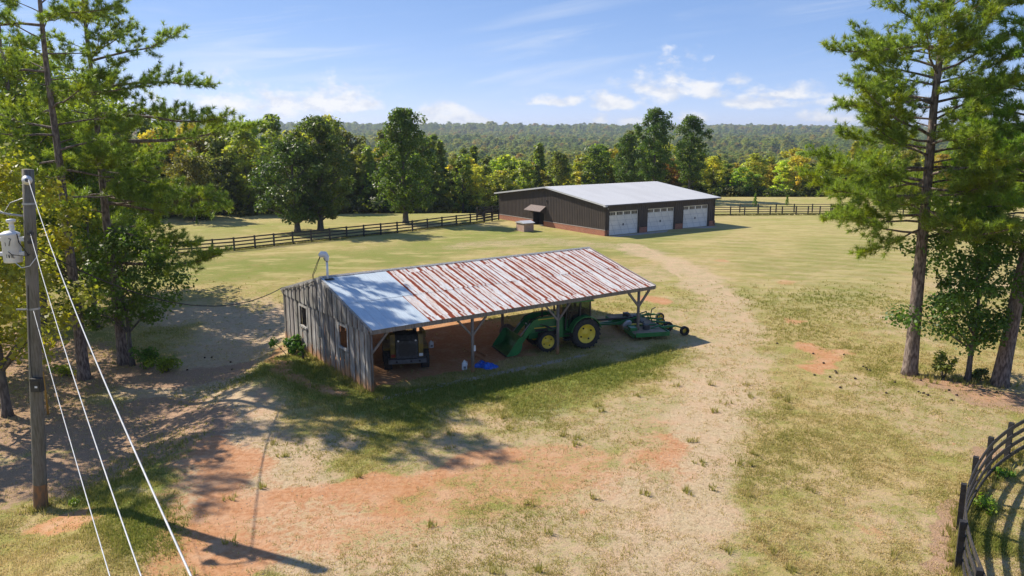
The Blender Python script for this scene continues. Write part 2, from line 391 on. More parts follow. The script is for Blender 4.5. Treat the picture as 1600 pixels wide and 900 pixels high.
# ------------------------------------------------------------------ ground sheet with its bare, sandy, littered and lush places
STROKES = {
 'bare': [
  ( [(-10.9, 26.6), (-8.7, 22.9), (-7.6, 20.1), (-7.0, 17.9)] ,1.1,1),
  ( [(-8.0, 21.2), (-5.4, 21.6), (-4.0, 22.7), (-2.1, 24.1), (0.0, 25.3)] ,0.8,0.9),
  ( [(-4.0, 22.9), (-3.8, 20.1)] ,0.45,0.8),
  ( [(0.0, 25.3), (2.3, 26.0), (3.5, 24.9)] ,0.45,0.6),
  ( [(5.6, 26.6), (5.9, 26.0), (4.8, 24.6)] ,0.8,0.75),
  ( [(15.6, 39.5), (15.2, 36.6), (14.1, 35.1)] ,0.9,0.85),
  ( [(17.2, 45.2)] ,0.7,0.7),
  ( [(16.8, 38.9)] ,0.8,0.7),
  ( [(10.2, 19.9)] ,0.5,0.6),
  ( [(16.1, 25.9)] ,0.25,0.8),
  ( [(18.6, 33.4), (19.4, 32.1), (20.7, 31.6)] ,1.2,0.5),
  ( [(-12.8, 40.8), (-11.9, 37.2), (-9.6, 33.9), (-6.5, 31.5)] ,0.7,0.7),
  ( [(7.9, 68.0)] ,1.5,0.4),
  ( [(18.5, 67.3)] ,1.5,0.6),
  ( [(20.0, 57.4)] ,0.9,0.6),
  ( [(10.2, 50.6), (8.7, 51.7)] ,1.0,0.8),
  ( [(2.3, 21.2)] ,0.3,0.7),
  ( [(8.8, 33.2)] ,0.4,0.5),
  ( [(-13.9, 21.2), (-13.0, 20.8)] ,0.6,0.8),
  ( [(-10.1, 22.9), (-11.2, 24.9)] ,0.7,0.6),
  ( [(-8.2, 19.1), (-8.9, 18.2)] ,1.0,0.7),
  ( [(-10.8, 33.2), (-10.4, 29.9), (-10.7, 27.2)] ,0.8,0.4),
  ( [(-9.5, 22.5), (-7.5, 19.0), (-4.0, 20.5), (-1.5, 23.0), (1.5, 24.0)] ,2.8,.60),
  ( [(4.5, 24.0), (5.6, 27.5)] ,1.8,.42),
 ],
 'tan': [
  ( [(-3.5, 18.0), (.5, 18.5), (4.0, 20.5)] ,3.2,.62),
  ( [(-2.0, 25.5), (2.0, 26.5), (6.0, 29.5)] ,2.6,.55),
  ( [(3.4, 16.0), (5.0, 21.6), (7.2, 26.6), (8.7, 31.5)] ,2.2,0.85),
  ( [(8.7, 31.5), (10.8, 37.2), (13.4, 45.2), (14.3, 55.0), (13.8, 66.3), (11.3, 75.9)] ,2.3,0.66),
  ( [(1.4, 18.8), (4.1, 22.9), (5.6, 26.6)] ,1.4,0.55),
  ( [(3.2, 22.5)] ,1.8,0.8),
  ( [(-20.6, 48.7), (-15.9, 46.9), (-13.3, 43.7)] ,2.6,0.9),
  ( [(-19.1, 37.2), (-14.3, 33.2), (-10.6, 29.2), (-9.1, 26.0), (-9.1, 22.9)] ,2.2,0.9),
  ( [(-7.3, 26.0), (-8.0, 23.9), (-5.5, 20.5), (-5.3, 17.9)] ,1.8,0.8),
  ( [(-2.5, 29.2), (0.0, 28.5), (2.1, 29.9)] ,1.1,0.5),
  ( [(9.4, 75.9), (3.3, 80.0), (-5.0, 75.9)] ,2.5,0.45),
  ( [(-4.4, 20.5), (-1.9, 21.6), (0.4, 23.4)] ,1.2,0.45),
  ( [(-15.2, 48.7), (-16.1, 45.2), (-15.8, 39.5), (-14.5, 34)] ,2.6,0.9),
  ( [(25.9, 78.1), (20.0, 80.5)] ,3,0.3),
 ],
 'litter': [
  ( [(-22.8, 33.2), (-18.1, 29.9), (-14.9, 31.5), (-13.0, 27.2), (-14.8, 26.0), (-16.4, 24.9)] ,2.6,1),
  ( [(-19.1, 37.2), (-14.9, 37.2)] ,2.2,0.8),
  ( [(-22.2, 37.2), (-28.7, 42.2)] ,4,1),
  ( [(18.3, 33.2), (19.9, 31.6), (21.8, 29.9)] ,1.5,0.9),
  ( [(13.8, 22.9), (12.3, 20.1), (11.0, 17.9)] ,0.5,0.9),
  ( [(16.0, 23.9), (17.5, 24.9)] ,0.7,0.8),
 ],
 'green': [
  ( [(-13.2, 34.1), (-10.8, 36.1), (-6.8, 31.5), (-3.8, 29.2)] ,2.0,1),
  ( [(-6.4, 31.0), (0.0, 32.7), (8.1, 38.0)] ,1.3,1),
  ( [(-12.8, 26.6), (-11.8, 22.1), (-9.7, 20.1)] ,2.2,0.9),
  ( [(-1.4, 87.5), (9.6, 77.2), (23.2, 87.5)] ,3,0.9),
  ( [(-30, 60), (-11.9, 69), (-1.4, 83), (10, 74)] ,7,0.75),
  ( [(-40, 80), (-20, 100), (-5, 112)] ,7,0.6),
  ( [(18, 50), (26, 60), (34, 80)] ,6,0.55),
  ( [(11.4, 26.0), (8.5, 21.2), (8.3, 18.4)] ,2,0.25),
  ( [(1.0, 30.5), (5.1, 34.2)] ,1.8,0.8),
  ( [(20.8, 55.0), (22.7, 78.1)] ,3,0.5),
  ( [(14.2, 21.6), (13.1, 19.1)] ,0.8,0.9),
  ( [(-8.0, 26.0), (-5.6, 26.6)] ,1.5,0.6),
 ],
}
RUTS = [([(3.0, 15), (5.0, 21.6), (7.6, 28), (9.2, 33), (11.2, 38.5), (13.4, 45.2), (14.3, 55.0), (13.8, 66.3), (11.3, 77)], .8, .95), ([(-12, 24.5), (-7.5, 20.5), (-2.5, 22.5), (4.5, 26.5), (7.8, 31)], .8, .7),
        ([(12.5, 40), (17.5, 52), (24, 62), (34, 72)], .8, .35), ([(-4.5, 15.5), (-4.2, 23.5)], .1, .6)]
SHED_O = (-6.15, 32.12); SHED_A = R(35.5)
def shed_local(x, y):
    dx = x - SHED_O[0]; dy = y - SHED_O[1]; c, s_ = math.cos(SHED_A), math.sin(SHED_A)
    return dx * c + dy * s_, -dx * s_ + dy * c
def stroke_mask(x, y, key):
    m = np.zeros_like(x)
    for pts, r, st in STROKES[key]:
        best = np.full_like(x, 1e9)
        if len(pts) == 1: best = np.hypot(x - pts[0][0], y - pts[0][1])
        for (ax, ay), (bx, by) in zip(pts[:-1], pts[1:]):
            dx, dy = bx - ax, by - ay; L = dx * dx + dy * dy + 1e-9
            t = np.clip(((x - ax) * dx + (y - ay) * dy) / L, 0, 1)
            best = np.minimum(best, np.hypot(x - ax - t * dx, y - ay - t * dy))
        m = np.maximum(m, st * (1 - sstep(.35, 1.45, best / r)))
    return m
def masks(x, y):
    wx = x + (fbm(x, y, 2.8, 4, 31) - .5) * 3.2; wy = y + (fbm(x, y, 2.8, 4, 37) - .5) * 3.2
    bare = stroke_mask(wx, wy, 'bare'); tan = stroke_mask(wx, wy, 'tan'); lit = stroke_mask(wx, wy, 'litter'); grn = stroke_mask(wx, wy, 'green')
    u, v = shed_local(x, y); wob = (fbm(x, y, 1.1, 3, 3) - .5)
    inside = sstep(.2, .7, v + wob) * sstep(-.1, .3, u) * (1 - sstep(10.6, 11.6, v + wob)) * (1 - sstep(7.5, 12.5, u + wob * 3 - v * .2) * .75) * (1 - sstep(16, 17.5, u))
    bare = np.maximum(bare, inside)
    back = sstep(9.5, 10.5, v) * (1 - sstep(12.0, 14.0, v + wob * 3)) * sstep(0, 1.5, u) * (1 - sstep(8, 12, u)); bare = np.maximum(bare, .9 * back)
    grav = np.exp(-((v + 1.05 + wob * .25) / .24) ** 2) * sstep(-.8, .2, u) * (1 - sstep(9.5, 13.5, u))
    grn = np.maximum(grn * (1 - inside), 0)
    bare = bare * (1 - .8 * grav)
    # wheel ruts on the drive and across the clay
    sx = x + (fbm(x, y, 6, 2, 41) - .5) * 1.2; sy = y + (fbm(x, y, 6, 2, 43) - .5) * 1.2; rut = np.zeros_like(x)
    for line, off, st in RUTS:
        P = np.array(line, float)
        for (ax, ay), (bx, by) in zip(P[:-1], P[1:]):
            dx, dy = bx - ax, by - ay; L = math.hypot(dx, dy); t = ((sx - ax) * dx + (sy - ay) * dy) / L ** 2
            s_ = -(sx - ax) * dy / L + (sy - ay) * dx / L
            m = np.exp(-((np.abs(s_) - off) / .2) ** 2) * ((t > -.02) & (t < 1.02)) * st; rut = np.maximum(rut, m)
    rut = rut * (.55 + .9 * (fbm(x, y, 3, 3, 47) - .3))
    tan = np.maximum(tan, np.clip(rut, 0, 1)); grn = grn * (1 - .7 * np.clip(rut, 0, 1))
    # thin stretches scattered over the yard
    thin = sstep(.48, .66, fbm(x, y, 5.5, 4, 71)) * (1 - sstep(60, 80, y)) * (1 - grn)
    tan = np.maximum(tan, .50 * thin)
    return bare, tan, lit, grn, grav

def axis(lo, hi, step, far_lo, far_hi, k=1.13):
    a = list(np.arange(lo, hi + 1e-6, step)); st = step
    while a[-1] < far_hi: st *= k; a.append(a[-1] + st)
    st = step
    while a[0] > far_lo: st *= k; a.insert(0, a[0] - st)
    return np.array(a)
gx = axis(-27, 27, .22, -4600, 4600, 1.10); gy = axis(14, 62, .22, -400, 5200, 1.035)
gy = gy[gy > -420]
X, Y = np.meshgrid(gx, gy); Z = terrain(X, Y)
nx, ny = len(gx), len(gy)
me = bpy.data.meshes.new('ground')
me.vertices.add(nx * ny); me.vertices.foreach_set('co', np.stack([X, Y, Z], -1).astype(np.float32).reshape(-1))
ii, jj = np.meshgrid(np.arange(nx - 1), np.arange(ny - 1)); q = (jj * nx + ii).reshape(-1)
F = np.stack([q, q + 1, q + nx + 1, q + nx], -1).astype(np.int32)
me.loops.add(F.size); me.loops.foreach_set('vertex_index', F.reshape(-1)); me.polygons.add(len(F))
me.polygons.foreach_set('loop_start', np.arange(len(F), dtype=np.int32) * 4); me.polygons.foreach_set('use_smooth', [True] * len(F)); me.update(calc_edges=True)
gm = masks(X.reshape(-1), Y.reshape(-1))
for nme, arr in zip(('bare', 'tan', 'litter', 'lush', 'gravel'), gm):
    a = me.attributes.new(nme, 'FLOAT', 'POINT'); a.data.foreach_set('value', arr.astype(np.float32))

m, t, p, out = new_mat('yard_ground'); MAT['ground'] = m
co = t.node('ShaderNodeTexCoord').outputs['Object']
A = {k: t.node('ShaderNodeAttribute', attribute_name=k).outputs['Fac'] for k in ('bare', 'tan', 'litter', 'lush', 'gravel')}
f1 = t.noise(co, 5.5, 5, .68); f2 = t.noise(co, 24, 4, .7); f3 = t.noise(co, 1.1, 4, .6); f4 = t.noise(co, .13, 4, .6); f5 = t.noise(co, 60, 3, .7); f6 = t.noise(t.scale(co, (1, 1, 1)), 11, 4, .75)
fields = t.noise(t.scale(co, (1, 2.2, 1)), .045, 4, .6)
gr = t.mix(t.ramp(f2, .38, .62), (.17, .20, .038), (.38, .32, .09))        # living turf
lush = t.mix(t.ramp(f2, .38, .62), (.10, .155, .020), (.23, .255, .040))
straw = t.mix(t.ramp(f2, .38, .62), (.54, .405, .195), (.33, .245, .095))         # dry turf
g0 = t.math('ADD', t.math('MULTIPLY', f3, .55), t.math('ADD', t.math('MULTIPLY', f1, .45), t.math('MULTIPLY', f4, .6)))
turf = t.mix(t.ramp(g0, .68, .92), gr, straw)
lm = t.math('ADD', A['lush'], t.math('MULTIPLY_ADD', f1, .9, -.45))
turf = t.mix(t.math('MULTIPLY', t.ramp(lm, .25, .85), .85), turf, lush)
xyz = t.xyz(co)
beyond = t.ramp(xyz[1], 62, 100)
turf = t.mix(t.math('MULTIPLY', beyond, .45), turf, t.mix(t.ramp(fields, .4, .62), (.29, .32, .065), (.52, .42, .19)))
mott = t.noise(t.scale(co, (.8, 1.6, 1)), .9, 6, .72)
turf = t.mix(t.math('MULTIPLY', t.math('MULTIPLY', t.ramp(mott, .48, .66), t.ramp(t.xyz(co)[1], 30, 50)), .70), turf, (.30, .225, .075))
mott2 = t.noise(t.scale(co, (.5, 1.3, 1)), .35, 5, .7)
turf = t.mix(t.math('MULTIPLY', t.math('MULTIPLY', t.ramp(mott2, .50, .62), t.ramp(t.xyz(co)[1], 34, 56)), .55), turf, (.50, .40, .175))
# mowing stripes on the open lawn to the right
sw = t.node('ShaderNodeTexWave', wave_type='RINGS', rings_direction='Z'); sw.inputs['Scale'].default_value = .14; sw.inputs['Distortion'].default_value = 1.2; sw.inputs['Detail'].default_value = 2; sw.inputs['Detail Scale'].default_value = .6
mp = t.node('ShaderNodeMapping'); t.set(mp.inputs[0], co); mp.inputs['Location'].default_value = (-2, -18, 0); t.l.new(mp.outputs[0], sw.inputs[0])
strp = t.math('MULTIPLY', t.math('MULTIPLY', t.ramp(xyz[0], 9, 18), t.ramp(xyz[1], 38, 50)), .3)
turf = t.mix(t.math('MULTIPLY', strp, sw.outputs['Fac']), turf, (.46, .38, .20))
clay = t.mix(t.ramp(f1, .35, .65), (.56, .285, .150), (.45, .195, .085))
clay = t.mix(t.math('MULTIPLY', t.ramp(f3, .45, .7), .6), clay, (.58, .37, .23))
clay = t.mix(t.math('MULTIPLY', t.ramp(f2, .52, .72), .45), clay, (.28, .15, .08))
sand = t.mix(t.ramp(f1, .35, .65), (.63, .475, .325), (.45, .32, .205))
sand = t.mix(t.math('MULTIPLY', t.ramp(f3, .42, .66), .5), sand, (.56, .36, .24))
sand = t.mix(t.math('MULTIPLY', t.ramp(f2, .55, .75), .55), sand, (.30, .235, .14))
lit = t.mix(t.ramp(f2, .35, .65), (.50, .31, .20), (.24, .145, .095)); lit = t.mix(t.math('MULTIPLY', t.ramp(f1, .5, .7), .55), lit, (.42, .31, .23))
grv = t.mix(t.ramp(f5, .4, .6), (.50, .43, .36), (.33, .28, .23))
def over(base, a, k, col, n1=.7, n2=.5, lo=.38, hi=.62, n3=0.):
    mm = t.math('ADD', a, t.math('ADD', t.math('MULTIPLY_ADD', f1, n1, -n1 / 2), t.math('MULTIPLY_ADD', f2, n2, -n2 / 2)))
    if n3: mm = t.math('ADD', mm, t.math('MULTIPLY_ADD', f3, n3, -n3 / 2))
    return t.mix(t.math('MULTIPLY', t.ramp(mm, lo, hi), k), base, col)
c = over(turf, A['tan'], .85, sand, 1.2, 1.1, .20, .78, .6)
c = over(c, A['litter'], .9, lit, .9, .6)
c = over(c, A['bare'], .92, clay, .9, .6, .30, .80, .7)
c = over(c, A['gravel'], .95, grv, .5, .8)
tuftd = t.math('MULTIPLY', t.ramp(f6, .54, .70), t.math('SUBTRACT', 1., t.math('MULTIPLY', A['bare'], .7)))
c = t.mix(t.math('MULTIPLY', tuftd, .58), c, (.17, .15, .045))
c = t.mix(t.math('MULTIPLY', t.ramp(f5, .50, .72), .22), c, (.66, .55, .33))
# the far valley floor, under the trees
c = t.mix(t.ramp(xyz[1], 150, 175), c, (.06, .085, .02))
t.set(p.inputs['Base Color'], c); p.inputs['Roughness'].default_value = .95; p.inputs['Specular IOR Level'].default_value = .15
b = t.node('ShaderNodeBump'); b.inputs['Strength'].default_value = .75; b.inputs['Distance'].default_value = .10
t.set(b.inputs['Height'], t.math('ADD', t.math('MULTIPLY', f1, .7), t.math('MULTIPLY', f2, .45))); t.l.new(b.outputs[0], p.inputs['Normal'])
me.materials.append(m)
ground = bpy.data.objects.new('ground', me); COL.objects.link(ground); tag(ground, kind='structure')

# turf blades and weeds: nobody could count them
def make_turf():
    rg = np.random.default_rng(11)
    N = 330000
    # more where it is near
    yy = 15.5 + 46 * rg.random(N) ** 1.7; xx = (rg.random(N) * 2 - 1) * (yy * .70 + 1.5)
    ba, ta, li, gn, gv = masks(xx, yy)
    pn = fbm(xx, yy, .55, 3, 55); pn2 = fbm(xx, yy, 3.5, 3, 56)
    dens = np.clip(.25 + 1.5 * (pn - .42) + .9 * (pn2 - .5) + .55 * gn, 0, 1) * (1 - np.clip(ba * 1.15, 0, .97)) * (1 - .80 * np.clip(ta * 1.1, 0, 1)) * (1 - .75 * li)
    dens = dens * (1 - sstep(34, 60, yy)) * 1.1
    keep = rg.random(N) < dens * 1.35
    xx, yy, gn, pn2, ta = xx[keep], yy[keep], gn[keep], pn2[keep], ta[keep]; n = len(xx); K = 5
    zz = terrain(xx, yy)
    sz = (.045 + .055 * rg.random(n) ** 2) * (1 + .35 * gn) * (1 + np.clip((yy - 25) / 60, 0, .5)) * (1 - .3 * np.clip(ta, 0, 1))
    a = rg.random((n, K)) * 6.283; rad = .085 * np.sqrt(rg.random((n, K)))
    bx = xx[:, None] + rad * np.cos(a * 1.7 + 1) * (1 + .4); by = yy[:, None] + rad * np.sin(a * 1.7 + 1) * 1.4
    h = sz[:, None] * (.6 + .7 * rg.random((n, K))); wd = (.008 + .006 * rg.random((n, K))) * (1 + np.clip((yy[:, None] - 22) / 35, 0, 1))
    lean = .9 * rg.random((n, K)) * h
    V = np.zeros((n, K, 3, 3))
    V[..., 0, 0] = bx - wd * np.sin(a); V[..., 0, 1] = by + wd * np.cos(a); V[..., 0, 2] = zz[:, None] - .005
    V[..., 1, 0] = bx + wd * np.sin(a); V[..., 1, 1] = by - wd * np.cos(a); V[..., 1, 2] = zz[:, None] - .005
    V[..., 2, 0] = bx + lean * np.cos(a); V[..., 2, 1] = by + lean * np.sin(a); V[..., 2, 2] = zz[:, None] + h
    me = npmesh('turf_blades', V.reshape(-1, 3, 3), 3)
    tint = np.clip(.78 - .55 * gn - 1.3 * (pn2 - .5), 0, 1)[:, None] + (rg.random((n, K)) - .5) * .7
    at = me.attributes.new('dry', 'FLOAT', 'POINT'); at.data.foreach_set('value', np.repeat(np.clip(tint, 0, 1).reshape(-1), 3).astype(np.float32))
    m, t, p, out = new_mat('turf_blade')
    f = t.node('ShaderNodeAttribute', attribute_name='dry').outputs['Fac']
    cr = t.node('ShaderNodeValToRGB'); t.set(cr.inputs[0], f); e = cr.color_ramp.elements
    e[0].color = (.20, .24, .035, 1); e[1].color = (.68, .54, .27, 1); x = e.new(.5); x.color = (.42, .37, .10, 1)
    t.set(p.inputs['Base Color'], cr.outputs[0]); p.inputs['Roughness'].default_value = .7; p.inputs['Specular IOR Level'].default_value = .2
    tr = t.node('ShaderNodeBsdfTranslucent'); t.set(tr.inputs[0], cr.outputs[0]); mx = t.node('ShaderNodeMixShader'); mx.inputs[0].default_value = .42
    t.l.new(p.outputs[0], mx.inputs[1]); t.l.new(tr.outputs[0], mx.inputs[2]); t.l.new(mx.outputs[0], out.inputs[0])
    me.materials.append(m)
    o = link('grass', me, None); tag(o, 'patchy green and straw coloured turf growing over the yard', 'grass', kind='stuff')
    print('turf', n * K)
make_turf()
def fence_weeds():
    rg = np.random.default_rng(19); P = []
    def run(pts, w_, per):
        for (ax, ay), (bx, by) in zip(pts[:-1], pts[1:]):
            n = int(math.hypot(bx - ax, by - ay) * per); t = rg.random(n); P.append(np.stack([ax + (bx - ax) * t + rg.normal(size=n) * w_, ay + (by - ay) * t + rg.normal(size=n) * w_], 1))
    run([(23.9, 27.6), (20.1, 26.8), (16.88, 24.89), (14.05, 22.05), (12.62, 20.2), (11.41, 18.12), (10.5, 15.9)], .16, 40)
    run([(-44.2, 61.5), (-27.9, 71.82), (-19, 80.5), (-8.26, 91.5), (-3.49, 96.1)], .14, 26)
    run([(24.5, 104.9), (45.4, 106), (56, 103.5)], .2, 20)
    run([(-6.2, 31.9), (-12.2, 40.6)], .14, 26); run([(18.5, 34.3), (22, 33)], .45, 30); run([(-15.3, 22.7), (-14.8, 23.3)], .25, 60)
    for _ in range(70):
        cx, cy = rg.uniform(-9, 12), rg.uniform(16, 33); k = 5; P.append(np.stack([cx + rg.normal(size=k) * .1, cy + rg.normal(size=k) * .1], 1))
    P = np.concatenate(P); n = len(P); K = 9; x, y = P.T; z = terrain(x, y)
    a = rg.random((n, K)) * 6.283; h = (.10 + .16 * rg.random((n, 1))) * (.6 + .7 * rg.random((n, K))); wd = .008 + .008 * rg.random((n, K)) + .00012 * y[:, None]; ln = h * .7 * rg.random((n, K))
    V = np.zeros((n, K, 3, 3)); bx = x[:, None] + .04 * np.cos(a); by = y[:, None] + .04 * np.sin(a)
    V[..., 0, 0] = bx - wd * np.sin(a); V[..., 0, 1] = by + wd * np.cos(a); V[..., 1, 0] = bx + wd * np.sin(a); V[..., 1, 1] = by - wd * np.cos(a)
    V[..., 0, 2] = V[..., 1, 2] = z[:, None] - .01; V[..., 2, 0] = bx + ln * np.cos(a); V[..., 2, 1] = by + ln * np.sin(a); V[..., 2, 2] = z[:, None] + h
    me = npmesh('tall_grass', V.reshape(-1, 3, 3), 3); me.materials.append(bpy.data.materials['turf_blade'])
    at = me.attributes.new('dry', 'FLOAT', 'POINT'); at.data.foreach_set('value', np.repeat(np.clip(.25 + .5 * rg.random((n, K)) ** 2, 0, 1).reshape(-1), 3).astype(np.float32))
    tag(link('tall_grass', me, None), 'taller unmown grass along the fences, posts and shed wall', 'grass', kind='stuff')
fence_weeds()

# ------------------------------------------------------------------ trees
def unit(v): return v / (np.linalg.norm(v, axis=-1, keepdims=True) + 1e-9)
def leaf_cloud(rg, C, Rd, n_each, size, flat=.35, up=.65):
    """leaf-sized bent quads scattered through ellipsoidal clumps (C centres, Rd radii)"""
    C = np.repeat(C, n_each, 0); Rd = np.repeat(Rd, n_each, 0); n = len(C)
    d = unit(rg.normal(size=(n, 3))); rr = rg.random((n, 1)) ** .45
    P = C + d * rr * Rd
    nrm = unit(d * .7 + rg.normal(size=(n, 3)) * .6 + np.array([0, 0, up]))
    a = unit(np.cross(nrm, rg.normal(size=(n, 3)))); b = np.cross(nrm, a)
    s = size * (.6 + .8 * rg.random((n, 1)))
    V = np.stack([P - a * s * .55, P + b * s * .38 - nrm * s * .12, P + a * s * .55, P - b * s * .38 - nrm * s * .12], 1)
    return V
def trunk_mb(rg, h, r0, r1, lean=(0, 0), n=9, wig=.12, flare=1.5, segs=10):
    pts = []; rad = []
    ox, oy = 0., 0.
    for i in range(segs + 1):
        f = i / segs; z = h * f
        if i: ox += rg.normal() * wig * .35; oy += rg.normal() * wig * .35
        pts.append((ox * f + lean[0] * f, oy * f + lean[1] * f, z - (.15 if i == 0 else 0)))
        rad.append((r0 + (r1 - r0) * f) * (flare if i == 0 else 1))
    pts.insert(1, (pts[0][0], pts[0][1], .35)); rad.insert(1, r0 * 1.08)
    return pts, rad
def along(pts, z):
    for a, b in zip(pts[:-1], pts[1:]):
        if a[2] <= z <= b[2]:
            t = (z - a[2]) / (b[2] - a[2] + 1e-9); return np.array(a) * (1 - t) + np.array(b) * t
    return np.array(pts[-1])

def broadleaf(seed, h, rad, clear, nclump, nleaf, leaf, shape='oval', trunk_r=.22, clump=.22, squash=.75, bark='bark_grey', mat='leaf', irregular=.25):
    """returns [trunk object data, crown data] as meshes"""
    rg = np.random.default_rng(seed)
    tp, tr = trunk_mb(rg, h * .82, trunk_r, trunk_r * .22, n=8, wig=.25)
    C = []; Rd = []
    a0 = rg.random() * 6.28
    for i in range(nclump):
        f = (i + rg.random()) / nclump
        f = .03 + .97 * f
        if shape == 'oval': prof = math.sqrt(max(0, 1 - (2 * f ** .85 - 1) ** 2)) * .95 + .05
        elif shape == 'cone': prof = (1 - f) ** .75 * min(1, f * 6 + .4)
        elif shape == 'dome': prof = math.sqrt(max(0, 1 - f ** 2.4)) * min(1, .6 + f * 2)
        else: prof = (.35 + .65 * math.sin(math.pi * min(1, f * 1.05)) ** .7) * (1 - .25 * f)
        ang = a0 + i * 2.399 + rg.normal() * .3
        rr = rad * prof * (rg.random() ** .45) * (1 + irregular * rg.normal())
        z = clear + (h - clear) * f
        C.append((rr * math.cos(ang), rr * math.sin(ang), z)); k = rad * clump * (.7 + .7 * rg.random())
        Rd.append((k, k, k * squash))
    C = np.array(C); Rd = np.array(Rd)
    C[:, 2] = np.minimum(C[:, 2], h - Rd[:, 2] * .5)
    V = leaf_cloud(rg, C, Rd, max(6, nleaf // nclump), leaf)
    mb = MB(); mb.tube(tp, tr, 8)
    for i in rg.choice(nclump, min(nclump, 12 + nclump // 6), replace=False):
        c = C[i]; r = math.hypot(c[0], c[1]); z0 = max(clear * .75, c[2] - r * .9 - .3); z0 = min(z0, h * .78); s0 = along(tp, z0)
        midp = (s0 + c) / 2 + np.array([0, 0, .12 * r]); w0 = trunk_r * .38 * (1 - z0 / h) + .02
        mb.tube([s0, midp, c], [w0, w0 * .6, w0 * .22], 5, cap=False)
    tm = mb.mesh('trunk'); tm.materials.append(MAT[bark]); tm.polygons.foreach_set('use_smooth', [True] * len(tm.polygons))
    cmh = npmesh('crown', V, 4, mat)
    return tm, cmh
def put_tree(name, label, data, x, y, rz=0., sc=1., color=(.06, .1, .02), group=None, sz=None, cat='tree', dz=0.):
    r = thing(name, label, cat, (x, y, TZ(x, y) + dz), rz, group); r.scale = (sc, sc, sz or sc)
    tm, cm = data
    a = link('trunk', tm, None, r); b = link('crown', cm, None, r); b.color = (*color, 1)
    return r

def pine(seed, h, r0, clear, nbr, reach, name, label, x, y, color, specials=(), lean=(0, 0), tuft_n=34, top_frac=.30, rz=0., dens=1., nl=.27, group=None, low_len=1.):
    rg = np.random.default_rng(seed)
    root = thing(name, label, 'pine tree', (x, y, TZ(x, y)), rz, group)
    tp, tr = trunk_mb(rg, h, r0, .05, lean, wig=.18, flare=1.35, segs=12)
    MB().tube(tp, tr, 12).build('trunk', 'bark_pine', root, True)
    bm = MB(); TC = []; TD = []
    def twig(p0, dirv, L, w0, lvl, droop):
        """curved twig; collects needle tufts"""
        n = 5; P = [np.array(p0)]; d = dirv / np.linalg.norm(dirv)
        for i in range(n):
            d = d + np.array([0, 0, (-droop if i < 2 else droop * 1.3) * .25]) + rg.normal(size=3) * .09
            d = d / np.linalg.norm(d); P.append(P[-1] + d * L / n)
        bm.tube(P, [w0 * (1 - .8 * i / n) for i in range(n + 1)], 5 if lvl == 0 else 3, cap=False)
        return P
    def tufts(P, start, step):
        L = sum(np.linalg.norm(P[i + 1] - P[i]) for i in range(len(P) - 1)); s = start * L
        while s < L:
            acc = 0
            for i in range(len(P) - 1):
                l = np.linalg.norm(P[i + 1] - P[i])
                if acc + l >= s: TC.append(P[i] + (P[i + 1] - P[i]) * (s - acc) / l); TD.append((P[i + 1] - P[i]) / l); break
                acc += l
            s += step * (.7 + .6 * rg.random())
        TC.append(P[-1]); TD.append((P[-1] - P[-2]) / np.linalg.norm(P[-1] - P[-2]))
    B = []
    for i in range(nbr):
        f = (i + rg.random() * .8) / nbr; z = clear + (h - clear) * f ** .95 * .985
        L = reach * ((1 - f) ** .6) * (.55 + .6 * rg.random()) * (low_len if f < .3 else 1) + .5
        B.append((z, i * 2.399 + rg.normal() * .4, L, .10 + .55 * f + rg.normal() * .12))
    for sp in specials: B.append(sp)
    for z, az_, L, rise in B:
        s0 = along(tp, min(z, h * .99)); d = np.array([math.cos(az_), math.sin(az_), rise])
        P = twig(s0, d, L, max(.018, .020 * L * .75), 0, .25)
        ns = max(4, int(L * 3.3 * dens))
        for k in range(ns):
            f = .32 + .68 * (k + rg.random()) / ns; j = min(4, int(f * 5)); q = P[j] + (P[j + 1] - P[j]) * (f * 5 - j if f < 1 else 1)
            side = 1 if k % 2 else -1; ax = (P[j + 1] - P[j]); ax = ax / np.linalg.norm(ax)
            lat = np.cross(ax, (0, 0, 1)); lat = lat / (np.linalg.norm(lat) + 1e-6)
            dv = ax * .75 + lat * side * (.75 + .2 * rg.random()) + np.array([0, 0, .35 + .55 * rg.normal()])
            l2 = (.30 + .30 * L * (1 - f) + .25 * rg.random()); l2 = min(l2, 1.5)
            Q = twig(q, dv, l2, .011, 1, .10); tufts(Q, .25, .15)
        tufts(P, .72, .16)
    bm.build('limbs', 'bark_pine', root, True)
    TC = np.array(TC); TD = np.array(TD); TC = TC + rg.normal(size=TC.shape) * .07; n = len(TC); K = tuft_n
    dirs = unit(TD[:, None, :] * .75 + rg.normal(size=(n, K, 3)) * .75 + np.array([0, 0, .30]))
    base = TC[:, None, :] - TD[:, None, :] * (rg.random((n, K, 1)) * .12); ln = nl * (.7 + .5 * rg.random((n, K, 1)))
    sd = unit(np.cross(dirs, rg.normal(size=(n, K, 3)))) * (.010 + .006 * rg.random((n, K, 1)))
    V = np.stack([base - sd, base + sd, base + dirs * ln], 2).reshape(-1, 3, 3)
    o = link('needles', npmesh('needles', V, 3, 'needle'), None, root); o.color = (*color, 1)
    print(name, 'tufts', n, 'tris', n * K)
    return root

